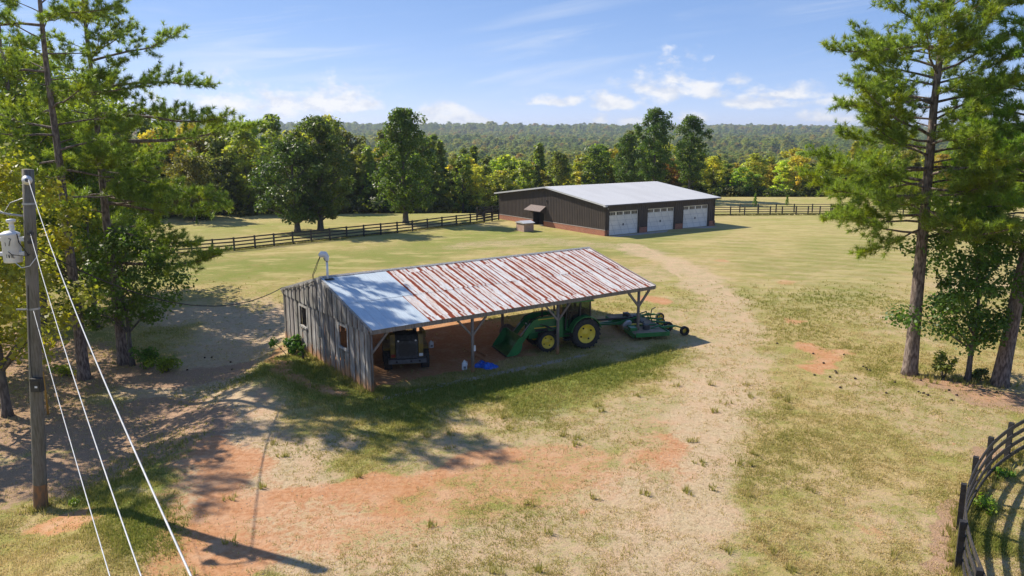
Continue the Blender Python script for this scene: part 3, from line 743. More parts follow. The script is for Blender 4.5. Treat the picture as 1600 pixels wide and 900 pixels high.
# the two pines, hardwoods and saplings of the left stand
PCOL = (.235, .31, .055)
pine(3, 21, .27, 8.5, 30, 4.0, 'pine_tree', 'tall pine in the left stand with its grey trunk rising behind the pole wires', -20.9, 36.4, PCOL,
     [(13.6, .1, 4.6, .05), (16.8, -.3, 4.2, .1), (12., 2.9, 4.5, .2), (14.5, 3.3, 4.5, .3), (16.5, 3.0, 4.8, .25)], group='pines of the left stand')
pine(8, 19.5, .26, 7.0, 36, 3.9, 'pine_tree', 'dark pine at the left stand edge with long limbs reaching over the yard', -20.2, 38.9, (.23, .31, .06),
     [(11.2, .12, 7.9, .16), (12.6, -.05, 7.3, .12), (9.9, -.02, 6.6, .02), (8.4, 0.1, 6.0, -.02), (13.8, .2, 5.6, .3), (7.0, -.3, 5.0, -.06), (5.4, -.22, 6.7, -.12), (15.2, .15, 4.6, .35),
      (10.6, -.8, 5.0, .05), (8.8, -.7, 5.0, 0.)], dens=1.05, low_len=1.0, group='pines of the left stand')
pine(14, 20, .25, 8.5, 30, 4.0, 'pine_tree', 'pine farther back at the left frame edge, behind the transformer pole', -29.0, 46.0, (0.157, 0.272, 0.048), group='pines of the left stand', tuft_n=24)
# (left out)
pine(37, 20, .25, 8.0, 34, 4.0, 'pine_tree', 'pine outside the left edge that shades the grass at the bottom of the yard', -27.5, 32.5, PCOL, tuft_n=20, dens=.8, group='pines of the left stand')

YG = (.29, .34, .045); YG2 = (.36, .36, .05)
hw = broadleaf(5, 11.0, 3.6, 2.6, 62, 11000, .19, 'oval', .19, .25)
hw2 = broadleaf(6, 12.5, 4.0, 2.6, 80, 16000, .19, 'col', .20, .24)
put_tree('sweetgum_tree', 'yellow green hardwood with a dark trunk just left of the utility pole', hw, -21.4, 31.3, .3, 1.0, YG2, 'hardwoods of the left stand')
put_tree('sweetgum_tree', 'yellow green hardwood standing between the two left pines, its leaves behind the wires', hw, -26.8, 37.6, 2.1, 1.0, YG, 'hardwoods of the left stand')
# (left out)
put_tree('sweetgum_tree', 'green hardwood behind the dark pine of the left stand, over the leafy shrubs', hw2, -25.6, 46.5, 4.0, .92, (0.147, 0.222, 0.030), 'hardwoods of the left stand')
put_tree('sweetgum_tree', 'low spreading hardwood with drooping leafy branches over the shrubs by the two trunks', broadleaf(9, 7.0, 3.1, 2.3, 46, 7500, .17, 'dome', .13, .24), -19.6, 38.6, 0, 1., (0.115, 0.186, 0.026), 'hardwoods of the left stand')
put_tree('sweetgum_tree', 'yellow green hardwood far back in the left stand beside the field', hw2, -31.8, 50.5, 2.6, 1.0, YG, 'hardwoods of the left stand')
put_tree('sweetgum_tree', 'green hardwood at the back of the left stand, nearest the long fence end', hw, -27.6, 53.5, 5.3, .9, (0.157, 0.212, 0.034), 'hardwoods of the left stand')
# (left out)

put_tree('sweetgum_tree', 'tall pale yellow green hardwood high behind the transformer at the left edge', hw2, -29.3, 47.5, 3.3, 1.3, (.30, .36, .05), 'hardwoods of the left stand')
put_tree('sweetgum_tree', 'tall yellow green hardwood behind the bare pine trunk of the left stand', hw, -30.0, 55, 1.3, 1.35, (.25, .33, .045), 'hardwoods of the left stand')
# right hand group
pine(21, 20.5, .31, 6.3, 84, 5.3, 'pine_tree', 'big pine right of the yard with a thick scaly trunk on bare red ground', 18.43, 34.57, (.23, .31, .058),
     [(7.4, 2.9, 4.3, -.05), (8.3, 3.3, 4.7, .0), (8.8, 2.5, 4.3, .02), (7.9, 3.9, 4.2, .0), (9.4, 3.0, 4.4, .05), (6.8, 3.4, 3.4, -.1), (6.9, 4.6, 3.0, -.05), (7.6, 5.2, 3.6, 0), (14.6, 3.1, 4.9, .12), (12.4, 3.2, 4.2, .02), (10.6, 3.5, 3.8, .05), (8.5, .2, 4, .0), (9.5, -.4, 4, .05), (8.6, -1.2, 3.8, .0), (7.2, .6, 3.6, -.05)],
     dens=1.35, tuft_n=30, group='pines of the right group')
pine(25, 19, .33, 6.2, 64, 4.6, 'pine_tree', 'second pine of the right group, its trunk leaning toward the right picture edge', 21.64, 32.99, (0.220, 0.343, 0.052), lean=(1.2, 0),
     specials=[(8, 3.0, 3.4, 0), (9, 2.6, 3.6, 0), (10, 3.5, 3.8, .1), (12, 3.1, 3.6, .1)], group='pines of the right group')
put_tree('oak_tree', 'small leafy oak with a thin trunk between the two right pines', broadleaf(12, 7.4, 2.55, 1.9, 70, 13000, .15, 'oval', .13, .26), 20.57, 33.6, 0, 1., (0.084, 0.165, 0.026))
def shrub(name, label, x, y, h, r, seed, color, n=900, leaf=.12):
    rg = np.random.default_rng(seed); k = 10
    C = np.stack([rg.normal(size=k) * r * .42, rg.normal(size=k) * r * .42, h * (.25 + .5 * rg.random(k))], 1); q = np.full((k, 3), r * .42)
    V = leaf_cloud(rg, C, q, n // k, leaf)
    root = thing(name, label, 'shrub', (x, y, TZ(x, y)), 0); mb = MB()
    for c in C: mb.tube([(c[0] * .15, c[1] * .15, -.03), c * .6, c], [.02, .014, .006], 4, cap=False)
    mb.build('stems', 'bark_grey', root); o = link('leaves', npmesh('leaves', V, 4, 'leaf'), None, root); o.color = (*color, 1); return root
shrub('leafy_shrub', 'dark green shrub at the foot of the dark pine in the left stand', -18.7, 38.3, 1.1, .9, 1, (0.105, 0.202, 0.023))
shrub('leafy_shrub', 'bright yellow green sapling bush right of the dark shrub under the left stand', -17.4, 37.6, .9, .7, 2, (0.248, 0.310, 0.031), 700)
shrub('leafy_shrub', 'small pale green bush left of the nearer pine trunk in the left stand', -22.0, 36.9, .6, .6, 3, (0.293, 0.343, 0.047), 400)
shrub('leafy_shrub', 'sparse yellowish bush between the right pine trunk and the thin oak trunk', 19.75, 34.1, 1.3, .6, 4, (0.178, 0.212, 0.034), 700)
shrub('leafy_shrub', 'low dark weeds between the thin oak trunk and the second right pine', 21.05, 33.6, .7, .45, 5, (0.105, 0.142, 0.034), 400)
shrub('leafy_shrub', 'broad leafy weed climbing the plank wall of the shed under its far window', -11.35, 38.05, 1.05, .62, 6, (0.073, 0.172, 0.026), 800, .15)
shrub('leafy_shrub', 'small weed growing against the shed planks right of the large weed', -10.35, 37.1, 1.0, .22, 7, (0.105, 0.202, 0.026), 180)
shrub('leafy_shrub', 'bright green weed under the rails of the curved foreground fence', 16.0, 23.5, .35, .3, 8, (0.171, 0.310, 0.031), 220, .09)
shrub('leafy_shrub', 'bright green grassy weed in the striped shade of the curved fence', 14.1, 21.3, .35, .4, 9, (0.202, 0.310, 0.031), 260, .09)
shrub('leafy_shrub', 'tiny green sprout beside the base of the utility pole', -13.9, 22.9, .3, .22, 10, (0.231, 0.322, 0.037), 90, .08)

# mid-distance specimen trees
oakA = broadleaf(41, 10.2, 3.9, 1.2, 120, 14000, .26, 'oval', .34, .22)
oakB = broadleaf(42, 12.6, 3.8, 1.4, 120, 14000, .26, 'oval', .34, .22, irregular=.32)
oakC = broadleaf(43, 13.8, 3.9, 1.3, 140, 15000, .27, 'col', .36, .22)
put_tree('oak_tree', 'rounded dark oak, left one of the pair behind the long black fence', oakA, -24.25, 87.5, 0, 1., (0.088, 0.146, 0.034))
put_tree('oak_tree', 'taller ragged oak, right one of the pair behind the long black fence', oakB, -21.9, 88.6, 1, 1., (0.115, 0.161, 0.034))
put_tree('oak_tree', 'lone tall oak standing just beyond the long black fence left of the dark barn', oakC, -13.21, 96.38, 0, 1., (0.115, 0.181, 0.030))
put_tree('oak_tree', 'olive tree at the left of the hay field with its thin trunk in the grass', broadleaf(44, 8.2, 3.0, 1.6, 70, 7000, .26, 'oval', .2, .25), -40.24, 98.5, 0, 1., (0.209, 0.202, 0.041))
tb = broadleaf(45, 17.5, 4.0, 4, 110, 11000, .33, 'col', .3, .24, irregular=.35)
put_tree('hardwood_tree', 'tallest hardwood rising behind the barn roof with two ragged tops', tb, 23.0, 127, 0, .84, (0.100, 0.172, 0.031))
put_tree('hardwood_tree', 'second tall hardwood right of the tallest one behind the barn roof', tb, 29.4, 130, 2.2, .78, (0.109, 0.177, 0.034))
put_tree('hardwood_tree', 'smaller dark hardwood leaning against the tallest one behind the barn', tb, 19.2, 131, 4.1, .62, (0.095, 0.161, 0.034))

# wood edge: one tree after another, each its own
VAR = [broadleaf(60 + i, H_, r_, c_, 46, 2600, .42, sh, .16, .27, mat='leaf_far', irregular=.25) for i, (H_, r_, c_, sh) in enumerate(
    [(11, 2.6, 1.2, 'oval'), (12, 2.4, 1.0, 'col'), (10, 3.0, .9, 'dome'), (11.5, 2.1, 1.0, 'cone'), (9, 2.6, .6, 'oval'), (12.5, 3.0, 1.6, 'col')])]
CONE = [broadleaf(70 + i, 10.5, 2.0, .8, 60, 3000, .36, 'cone', .15, .26, mat='leaf_far', irregular=.15) for i in range(2)]
KIND = [('dark green', (.15, .195, .055)), ('mid green', (.23, .285, .065)), ('yellow green', (.46, .46, .09)), ('fresh green', (.31, .37, .07)), ('golden yellow', (.46, .40, .075)), ('rust orange', (.40, .26, .095)), ('grey green', (0.276, 0.286, 0.102)), ('olive', (0.307, 0.273, 0.051))]
def where(px):
    for lim, s_ in ((240, 'behind the left stand of pines'), (330, 'left of the olive tree in the hay field'), (405, 'left of the pair of oaks'), (555, 'behind the pair of oaks'), (600, 'between the oak pair and the lone oak'), (680, 'behind the lone oak'),
                    (780, 'between the lone oak and the dark barn'), (900, 'behind the left end of the barn'), (1000, 'left of the tallest trees by the barn'), (1110, 'behind the tall trees at the barn'),
                    (1180, 'just right of the dark barn'), (1250, 'behind the middle of the far fence'), (1340, 'behind the right end of the far fence'), (1430, 'behind the big right pine')):
        if px < lim: return s_
    return 'at the far right behind the pines'
rgf = np.random.default_rng(77); placed = []; cnt = 0
def edge_y(x):      # where the wood begins behind the fields
    return float(np.interp(x, [-95, -55, -38, -30, -14, -4, 10, 30, 45, 62, 80, 110], [84, 98, 107, 111, 118, 124, 139, 145, 146, 143, 134, 124]))
rows = [(0, 'front'), (4.6, 'second'), (9.5, 'third'), (15, 'fourth'), (21.5, 'fifth'), (29, 'sixth')]
for ri, (off, rw) in enumerate(rows):
    xx = -96 + (ri % 2) * 1.5
    while xx < 106 and cnt < 298:
        x = xx + rgf.normal() * 1.0; y = edge_y(x) + off + rgf.normal() * 1.5; xx += 2.75 + .32 * ri + rgf.random() * 1.0
        zc = y * .9806; px = 800 + 1215 * x / zc
        if px < -60 or px > 1660: continue
        right = px > 1115; r_ = rgf.random()
        nz = float(fbm(np.array([x]), np.array([y]), 16, 2, 91)[0])
        w_ = [.20, .24, .14, .16, .06, .04, .10, .06] if not right else [.08, .18, .30, .22, .12, .03, .04, .03]
        k = int(np.searchsorted(np.cumsum(w_), (r_ * .75 + .25 * nz) * .999)); k = min(k, 7)
        kn, kc = KIND[k]; con = kn in ('dark green', 'rust orange') and rgf.random() < .5
        data = CONE[cnt % 2] if con else VAR[int(rgf.integers(6))]
        Ht = float(np.interp(px, [0, 300, 560, 700, 800, 960, 1115, 1200, 1340, 1600], [12.8, 12.8, 12.2, 11.2, 10.6, 10.2, 9.4, 8.8, 9.2, 9.6]))
        rel = (.74 + .46 * rgf.random()) * (.78 if ri == 0 else .92 if ri == 1 else 1.02)
        s_ = Ht / 11.3 * rel
        hw_ = 'tall' if rel > 1.06 else ('low' if rel < .84 else 'middling')
        jit = 1 + .18 * rgf.normal(); col = tuple(max(.01, c * jit * (1 + .06 * rgf.normal())) for c in kc)
        nm = 'conifer_tree' if con else 'hardwood_tree'
        put_tree(nm, f'{hw_} {kn} {rw}-row {"conifer" if con else "tree"}, {where(px)}', data, x, y, rgf.random() * 6.28, (.95 + .25 * rgf.random()) * (s_ * .55 + .5), col, 'trees of the wood beyond the fields', sz=s_); cnt += 1
print('wood edge trees', cnt)
# brush along the foot of the wood
for i in range(34):
    x = -62 + 120 * (i + rgf.random() * .8) / 34; y = edge_y(x) - 2.2 - rgf.random() * 1.5
    px = 800 + 1215 * x / y; c = (.13, .14, .04) if rgf.random() < .6 else (0.095, 0.130, 0.030)
    rt = thing('brush_shrub', f'{"pale" if c[0] > .1 else "green"} brush below the wood, {where(px)}', 'shrub', (x, y, TZ(x, y)), rgf.random() * 6, 'brush along the foot of the wood')
    s_ = .8 + .9 * rgf.random(); rt.scale = (s_ * 1.2, s_ * 1.2, s_)
    if i == 0:
        g2 = np.random.default_rng(5); BR = npmesh('leaves', leaf_cloud(g2, np.stack([g2.normal(size=14) * .9, g2.normal(size=14) * .7, .3 + .9 * g2.random(14)], 1), np.full((14, 3), .6), 60, .28), 4, 'leaf_far')
    o = link('leaves', BR, None, rt); o.color = (*c, 1)
# young conifers by the field edge
for i, (x, y, s_, lb) in enumerate([(-.9, 106, .16, 'tiny bright conifer beside the left corner of the dark barn'), (30.5, 118, .17, 'tiny conifer behind the far fence right of the barn'), (36.5, 117, .2, 'small conifer behind the middle of the far fence'), (42, 119, .16, 'tiny conifer behind the right half of the far fence'), (-17.5, 112, .42, 'short pine between the oak pair and the lone oak at the field edge'), (-16.2, 113, .38, 'short pine right beside another at the field edge left of the lone oak'), (-38.4, 94.5, .10, 'knee high sapling in the hay field by the olive tree')]):
    put_tree('young_pine', lb, CONE[i % 2], x, y, i, s_, (0.188, 0.302, 0.041), 'young conifers at the field edges')

# the woods that roll away to the skyline: one mass
def woods():
    rg = np.random.default_rng(123)
    P = []
    for (d0, d1, sp) in ((168, 420, 5.0), (420, 1000, 7.5), (1000, 2100, 12.), (2100, 3900, 19.)):
        area = .5 * (d1 ** 2 - d0 ** 2) * 1.56; n = int(area / sp ** 2)
        rr = np.sqrt(d0 ** 2 + (d1 ** 2 - d0 ** 2) * rg.random(n)); an = (rg.random(n) * 2 - 1) * .78
        s = sp / 5.0 * (.60 + 1.0 * rg.random(n) ** 1.5); s = np.where(rr < 420, s, s * .92)
        P.append(np.stack([rr * np.sin(an), rr * np.cos(an), s], 1))
    P = np.concatenate(P); x, y, s = P.T
    k = y > np.interp(x, [-95, -55, -38, -30, -14, -4, 10, 30, 45, 62, 80, 110], [84, 98, 107, 111, 118, 124, 139, 145, 146, 143, 134, 124]) + 33; x, y, s = x[k], y[k], s[k]
    z = terrain(x, y)
    hs_ = np.minimum(s, 1 + (s - 1) * .45)
    me = bpy.data.meshes.new('woods_points'); me.vertices.add(len(x)); me.vertices.foreach_set('co', np.stack([x, y, z - .6], 1).astype(np.float32).reshape(-1))
    for nm, ar in (('w', s * .86), ('h', hs_ * .80), ('rot', rg.random(len(x)) * 6.28)):
        a = me.attributes.new(nm, 'FLOAT', 'POINT'); a.data.foreach_set('value', ar.astype(np.float32))
    o = bpy.data.objects.new('distant_woods', me); COL.objects.link(o)
    tag(o, 'rolling green and yellowing woods that fade toward the skyline', 'woodland', kind='stuff')
    ng = bpy.data.node_groups.new('woods_scatter', 'GeometryNodeTree')
    ng.interface.new_socket('Geometry', in_out='INPUT', socket_type='NodeSocketGeometry'); ng.interface.new_socket('Geometry', in_out='OUTPUT', socket_type='NodeSocketGeometry')
    N = ng.nodes; L = ng.links; gi = N.new('NodeGroupInput'); go = N.new('NodeGroupOutput')
    jn = N.new('GeometryNodeGeometryToInstance')
    for dta in (VAR[0], VAR[2], VAR[5], CONE[0], VAR[4]):
        src = next(ob for ob in COL.objects if ob.type == 'MESH' and ob.data is dta[1] and ob.parent)
        oi = N.new('GeometryNodeObjectInfo'); oi.inputs['Object'].default_value = src; oi.transform_space = 'ORIGINAL'
        L.new(oi.outputs['Geometry'], jn.inputs[0])
    m2p = N.new('GeometryNodeMeshToPoints'); L.new(gi.outputs[0], m2p.inputs[0])
    iop = N.new('GeometryNodeInstanceOnPoints'); L.new(m2p.outputs[0], iop.inputs['Points']); L.new(jn.outputs[0], iop.inputs['Instance'])
    iop.inputs['Pick Instance'].default_value = True
    def attr(nm):
        a = N.new('GeometryNodeInputNamedAttribute'); a.data_type = 'FLOAT'; a.inputs['Name'].default_value = nm; return a.outputs['Attribute']
    c = N.new('ShaderNodeCombineXYZ'); w_ = attr('w'); L.new(w_, c.inputs[0]); L.new(w_, c.inputs[1]); L.new(attr('h'), c.inputs[2]); L.new(c.outputs[0], iop.inputs['Scale'])
    c2 = N.new('ShaderNodeCombineXYZ'); L.new(attr('rot'), c2.inputs[2]); L.new(c2.outputs[0], iop.inputs['Rotation'])
    sm = N.new('GeometryNodeSetMaterial'); sm.inputs['Material'].default_value = MAT['leaf_wood']
    L.new(iop.outputs[0], sm.inputs['Geometry']); L.new(sm.outputs[0], go.inputs[0])
    md = o.modifiers.new('scatter', 'NODES'); md.node_group = ng
    print('woods', len(x))
woods()

# ------------------------------------------------------------------ open-sided tractor shed
rs = random.Random(4)
def grey(lo=.75, hi=1.12, warm=.0):
    g = lo + (hi - lo) * rs.random(); return (g * (1 + warm * rs.random()), g, g * (1 - warm * rs.random()), 1)
shed = thing('tractor_shed', 'weathered open sided plank shed with a rusty striped metal roof', 'shed', (*SHED_O, 0), SHED_A)
YE, YR, YB, ZE, ZR, LX = -.32, 5.2, 10.7, 2.80, 4.22, 16.95
def roof_z(y): return ZE + (ZR - ZE) * (1 - abs(y - YR) / (YR - YE))
SW = .56; NS = 30
def sheet_mesh(y0, y1, dz, crimp=1):
    """one crimped roof sheet, x from 0 to SW + lap"""
    prof = [(0, 0), (.02, .004 + .010 * crimp), (.045, 0), (.17, 0), (.19, .006 * crimp), (.21, 0), (.35, 0), (.37, .006 * crimp), (.39, 0), (.53, 0), (.555, .006 + .010 * crimp)]
    b = MB(); n = len(prof); vs = []
    for y in (y0, y1):
        for (x, h) in prof: vs.append((x, y, roof_z(y) + h + dz + .02))
    for y in (y0, y1):
        for (x, h) in prof: vs.append((x, y, roof_z(y) + h + dz + .016))
    fs = [(i, i + 1, n + i + 1, n + i) for i in range(n - 1)] + [(2 * n + i + 1, 2 * n + i, 3 * n + i, 3 * n + i + 1) for i in range(n - 1)]
    fs += [(i + 1, i, 2 * n + i, 2 * n + i + 1) for i in range(n - 1)] + [(n + i, n + i + 1, 3 * n + i + 1, 3 * n + i) for i in range(n - 1)]
    b.add(vs, fs); return b
for j, (y0, y1, first) in enumerate(((YE - .06, 2.36, 5), (2.24, YR - .02, 6))):
    for i in range(NS):
        b = sheet_mesh(y0, y1, .006 * (i % 2) + (.012 if j else 0), 0 if i < first else 1); b.v = [(x + i * SW + .05, y + rs.uniform(-.0, .0), z) for x, y, z in b.v]
        o = b.build('roof_sheet', 'sheet_plain' if i < first else 'sheet_rust', shed); g = .94 + .08 * rs.random(); o.color = (g, g, g, 1)
b = MB()
for i in range(15):
    x0 = i * 1.12 + .05; b.add([(x0, YR + .02, ZR + .02), (x0 + 1.12, YR + .02, ZR + .02), (x0 + 1.12, YB + .05, roof_z(YB + .05) + .02), (x0, YB + .05, roof_z(YB + .05) + .02),
                                (x0, YR + .02, ZR + .01), (x0 + 1.12, YR + .02, ZR + .01), (x0 + 1.12, YB + .05, roof_z(YB + .05) + .01), (x0, YB + .05, roof_z(YB + .05) + .01)],
                               [(0, 1, 2, 3), (7, 6, 5, 4), (3, 2, 6, 7)])
b.build('back_roof', 'sheet_plain', shed, fixn=False)
MB().add([(0, YR - .16, ZR + .015), (LX, YR - .16, ZR + .015), (LX, YR, ZR + .075), (0, YR, ZR + .075), (LX, YR + .16, ZR + .015), (0, YR + .16, ZR + .015)], [(0, 1, 2, 3), (3, 2, 4, 5)]).build('ridge_cap', 'trim_grey', shed, fixn=False)
MB().box(-.02, LX, YE - .02, YE + .05, ZE - .20, ZE - .01).build('fascia_board', 'beam', shed)
MB().box(.0, LX, YB - .06, YB, roof_z(YB) - .2, roof_z(YB) - .01).build('fascia_board', 'beam', shed)
for x in (-.02, LX - .02):
    for sgn in (0, 1):
        y0, y1 = (YE - .03, YR) if sgn == 0 else (YR, YB + .06)
        z0, z1 = roof_z(y0), roof_z(y1)
        MB().add([(x, y0, z0 - .11), (x + .04, y0, z0 - .11), (x + .04, y0, z0 + .045), (x, y0, z0 + .045), (x, y1, z1 - .11), (x + .04, y1, z1 - .11), (x + .04, y1, z1 + .045), (x, y1, z1 + .045)],
                 [(0, 1, 2, 3), (7, 6, 5, 4), (0, 4, 5, 1), (1, 5, 6, 2), (2, 6, 7, 3), (3, 7, 4, 0)]).build('rake_board', 'trim_grey', shed)
# carried on posts in three rows, with plates, knee braces and rafters
for (y, xs) in ((-.18, (.06, 5.15, 10.25, 15.85)), (5.2, (5.4, 10.6, 15.9)), (10.4, (5.4, 10.6, 15.9))):
    top = roof_z(y) - .2
    for x in xs:
        x_ = x + rs.uniform(-.02, .02)
        MB().tube([(x_, y, -.2), (x_ + .01, y + .01, top * .5), (x_, y, top)], [.09, .078, .078] if x > .1 else [.05, .05, .05], 8).build('post', 'post', shed, True).color = grey(.8, 1.15)
    MB().box(0, LX - .1, y - .06, y + .06, top - .02, top + .10).build('plate_beam', 'beam', shed)
for x, sides in ((.06, (1,)), (5.15, (-1, 1)), (10.25, (-1, 1)), (15.85, (-1, 1))):
    for s_ in sides:
        MB().beam((x, -.20, 1.75), (x + s_ * .78, -.20, ZE - .22), .09 if x < 15 else .13, .07, (0, 1, 0)).build('knee_brace', 'post', shed).color = grey(.85, 1.2)
for x in (5.4, 10.6, 15.9):
    for s_ in (-1, 1): MB().beam((x, 5.2, 2.9), (x + s_ * .9, 5.2, 3.75), .08, .07, (0, 1, 0)).build('knee_brace', 'post', shed)
for i in range(15):
    x = .4 + i * 1.13
    for y0, y1 in ((YE + .1, YR), (YB - .1, YR)):
        b = MB(); b.beam((x, y0, roof_z(y0) - .075), (x, y1, roof_z(y1) - .075), .05, .12); b.build('rafter', 'beam', shed)
# plank gable wall with two open windows
WIN = [(2.13, 3.04, 1.42, 2.38), (7.05, 7.95, 1.42, 2.38)]
y = -.20; W_ = .30; k = 0
def plank(y0, y1, z0, z1a, z1b, x=0.0, th=.028):
    b = MB(); b.add([(x, y0, z0), (x + th, y0, z0), (x + th, y1, z0), (x, y1, z0), (x, y0, z1a), (x + th, y0, z1a), (x + th, y1, z1b), (x, y1, z1b)],
                    [(0, 3, 2, 1), (4, 5, 6, 7), (0, 1, 5, 4), (1, 2, 6, 5), (2, 3, 7, 6), (3, 0, 4, 7)])
    o = b.build('plank', 'wood', shed); o.color = grey(.52, 1.35, .06); return o
while y < YB - .35:
    w_ = .24 + .10 * rs.random(); y1 = min(y + w_, YB - .27); x = (0 if k % 2 else -.032) + rs.uniform(-.004, .004)
    lo = -.12 + rs.uniform(-.03, .05); ov = None
    for (a, b_, c, d_) in WIN:
        if y1 > a + .02 and y < b_ - .02: ov = (a, b_, c, d_)
    if ov is None: plank(y, y1 - .042, lo, 2.62, 2.62, x)
    else:
        plank(y, y1 - .042, lo, ov[2], ov[2], x); plank(y, y1 - .042, ov[3], 2.62, 2.62, x)
        if y < ov[0] - .03: plank(y, ov[0], ov[2], ov[3], ov[3], x)
        if y1 > ov[1] + .03: plank(ov[1], y1 - .042, ov[2], ov[3], ov[3], x)
    za, zb = min(roof_z(y), roof_z(y1)), 0
    if roof_z((y + y1) / 2) - .06 > 2.66: plank(y, y1 - .042, 2.60, roof_z(y) - .05, roof_z(y1) - .05, x - .05)
    y = y1; k += 1
for (a, b_, c, d_) in WIN:
    fr = MB(); X_ = -.045
    fr.box(X_, X_ + .03, a - .10, a, c - .1, d_ + .1); fr.box(X_, X_ + .03, b_, b_ + .10, c - .1, d_ + .1); fr.box(X_ - .003, X_ + .027, a, b_, d_, d_ + .1); fr.box(X_ - .05, X_ + .027, a - .02, b_ + .02, c - .1, c)
    fr.build('window_frame', 'wood', shed).color = (1.35, 1.35, 1.35, 1)
# planked back wall of the closed first bay, boards of the left front stay open
b = MB(); y = 10.45
for i in range(17):
    x0 = .05 + i * .31; MB().box(x0, x0 + .295, y + rs.uniform(0, .012), y + .03, -.05, roof_z(y) - .12).build('plank', 'wood', shed).color = grey(.5, .9)
for z in (1.0, 2.5): MB().box(.035, .085, 0, 10.4, z, z + .10).build('wall_rail', 'beam', shed)
MB().box(-.075, -.005, 4.84, 4.96, -.1, 4.0).build('wall_batten', 'wood', shed).color = (.9, .9, .9, 1)
mb = MB(); mb.box(-.15, -.078, 5.0, 5.2, 1.35, 1.85); mb.build('electric_box', 'steel_grey', shed)
MB().cyl((-.10, 5.1, 1.85), (-.10, 5.1, 3.3), .022, 6).build('conduit', 'steel_grey', shed)
# service mast with white drip head
mast = thing('service_mast', 'white service mast with a hooded drip head above the shed gable', 'mast', (-6.15 + .30 * math.cos(SHED_A) - 4.9 * math.sin(SHED_A), 32.12 + .30 * math.sin(SHED_A) + 4.9 * math.cos(SHED_A), 0), SHED_A)
MB().cyl((0, 0, 3.9), (0, 0, 5.12), .055, 12).build('mast_pipe', 'white_paint', mast, True)
MB().tube([(.0, 0, 5.05), (.0, .02, 5.24), (-.07, .05, 5.36), (-.20, .10, 5.38), (-.30, .14, 5.28)], [.085, .13, .155, .145, .10], 12).build('weather_head', 'white_paint', mast, True)
MB().box(-.16, .26, -.2, .2, roof_z(4.9) + .03, roof_z(4.9) + .055).build('flashing', 'black_rubber', mast)
for i, dy in enumerate((0, .05)):
    MB().tube([(-.26, .12 + dy, 5.27), (-.36 - dy, .22, 4.95), (-.42, .35 + dy * 3, 4.62), (-.5 - dy, .5, 4.35), (-.45, .7, 4.12)], .014, 5, cap=False).build('drip_wire', 'black_rubber', mast, True)
MB().tube([(-.18, .08, 5.28), (-.1, 0, 5.08), (.0, -.07, 5.0), (.03, -.04, 5.06)], .012, 5, cap=False).build('drip_wire', 'black_rubber', mast, True)
# ------------------------------------------------------------------ long dark barn
BO = (10.04, 83.6); BA = R(34.5)
barn = thing('metal_barn', 'long dark brown metal barn with three white garage doors', 'barn', (*BO, 0), BA)
BL, BW, EZ, RZ, OV = 17.4, 20.7, 3.42, 4.72, .45
def bz(y): return EZ + (RZ - EZ) * (1 - abs(y - BW / 2) / (BW / 2))
def ribbed(along_x, a0, a1, zlo, zhi_f, off, step=.30, out=-1, holes=()):
    """ribbed steel cladding, one sheet per run between openings"""
    b = MB(); p = a0
    prof = [(0, 0), (.17, 0), (.19, .04), (.25, .04), (.27, 0), (.30, 0)]
    while p < a1 - 1e-6:
        for (q0, h0), (q1, h1) in zip(prof[:-1], prof[1:]):
            s0 = p + q0 * step / .3; s1 = min(p + q1 * step / .3, a1)
            if s1 <= s0: continue
            mid_ = (s0 + s1) / 2; segs = [(zlo, None)]
            for (ha, hb, hz0, hz1) in holes:
                if ha < mid_ < hb: segs = [(zlo, hz0), (hz1, None)] if hz0 > zlo + .02 else [(hz1, None)]
            for z0, z1 in segs:
                za = z1 if z1 is not None else zhi_f(s0); zb = z1 if z1 is not None else zhi_f(s1)
                if along_x: vs = [(s0, off + out * h0, z0), (s1, off + out * h1, z0), (s1, off + out * h1, zb), (s0, off + out * h0, za)]
                else: vs = [(off + out * h0, s0, z0), (off + out * h1, s1, z0), (off + out * h1, s1, zb), (off + out * h0, s0, za)]
                b.add(vs, [(0, 1, 2, 3)])
        p += step
    return b
BT = .62
ribbed(False, 0, BW, BT + .05, lambda y: bz(y) - .03, 0, holes=[(10.95, 13.2, 0, 1.95)]).build('cladding', 'barn_wall', barn, fixn=False)
DOORS = [(.57, 4.93), (6.27, 10.57), (11.98, 16.30)]
ribbed(True, 0, BL, BT + .05, lambda x: EZ - .02, 0, holes=[(a - .08, b_ + .08, 0, 2.68) for a, b_ in DOORS]).build('cladding', 'barn_wall', barn, fixn=False)
ribbed(False, 0, BW, .0, lambda y: bz(y) - .03, BL, out=1).build('cladding', 'barn_wall', barn, fixn=False)
ribbed(True, 0, BL, .0, lambda x: EZ - .02, BW, out=1).build('cladding', 'barn_wall', barn, fixn=False)
for y0, y1 in ((-.04, 10.95), (13.2, BW)): MB().box(-.07, .05, y0, y1, -.2, BT).build('brick_wainscot', 'brick', barn)
for y0, y1 in ((-.06, 10.95), (13.2, BW)): MB().box(-.10, .03, y0, y1, BT, BT + .045).build('wainscot_cap', 'concrete', barn)
xs = [-.04, .47, 5.03, 6.17, 10.67, 11.88, 16.40, BL + .04]
for i in range(0, 8, 2):
    MB().box(xs[i] + (.002 if i == 0 else 0), xs[i + 1], -.07, .06, -.2, BT - .003).build('brick_wainscot', 'brick', barn)
MB().box(-.035, -.0, -.035, .0, BT + .05, EZ - .04).build('corner_trim', 'barn_wall', barn)
MB().box(-.003, BL, -.05, -.024, EZ - .25, EZ - .03).build('eave_trim', 'barn_wall', barn)
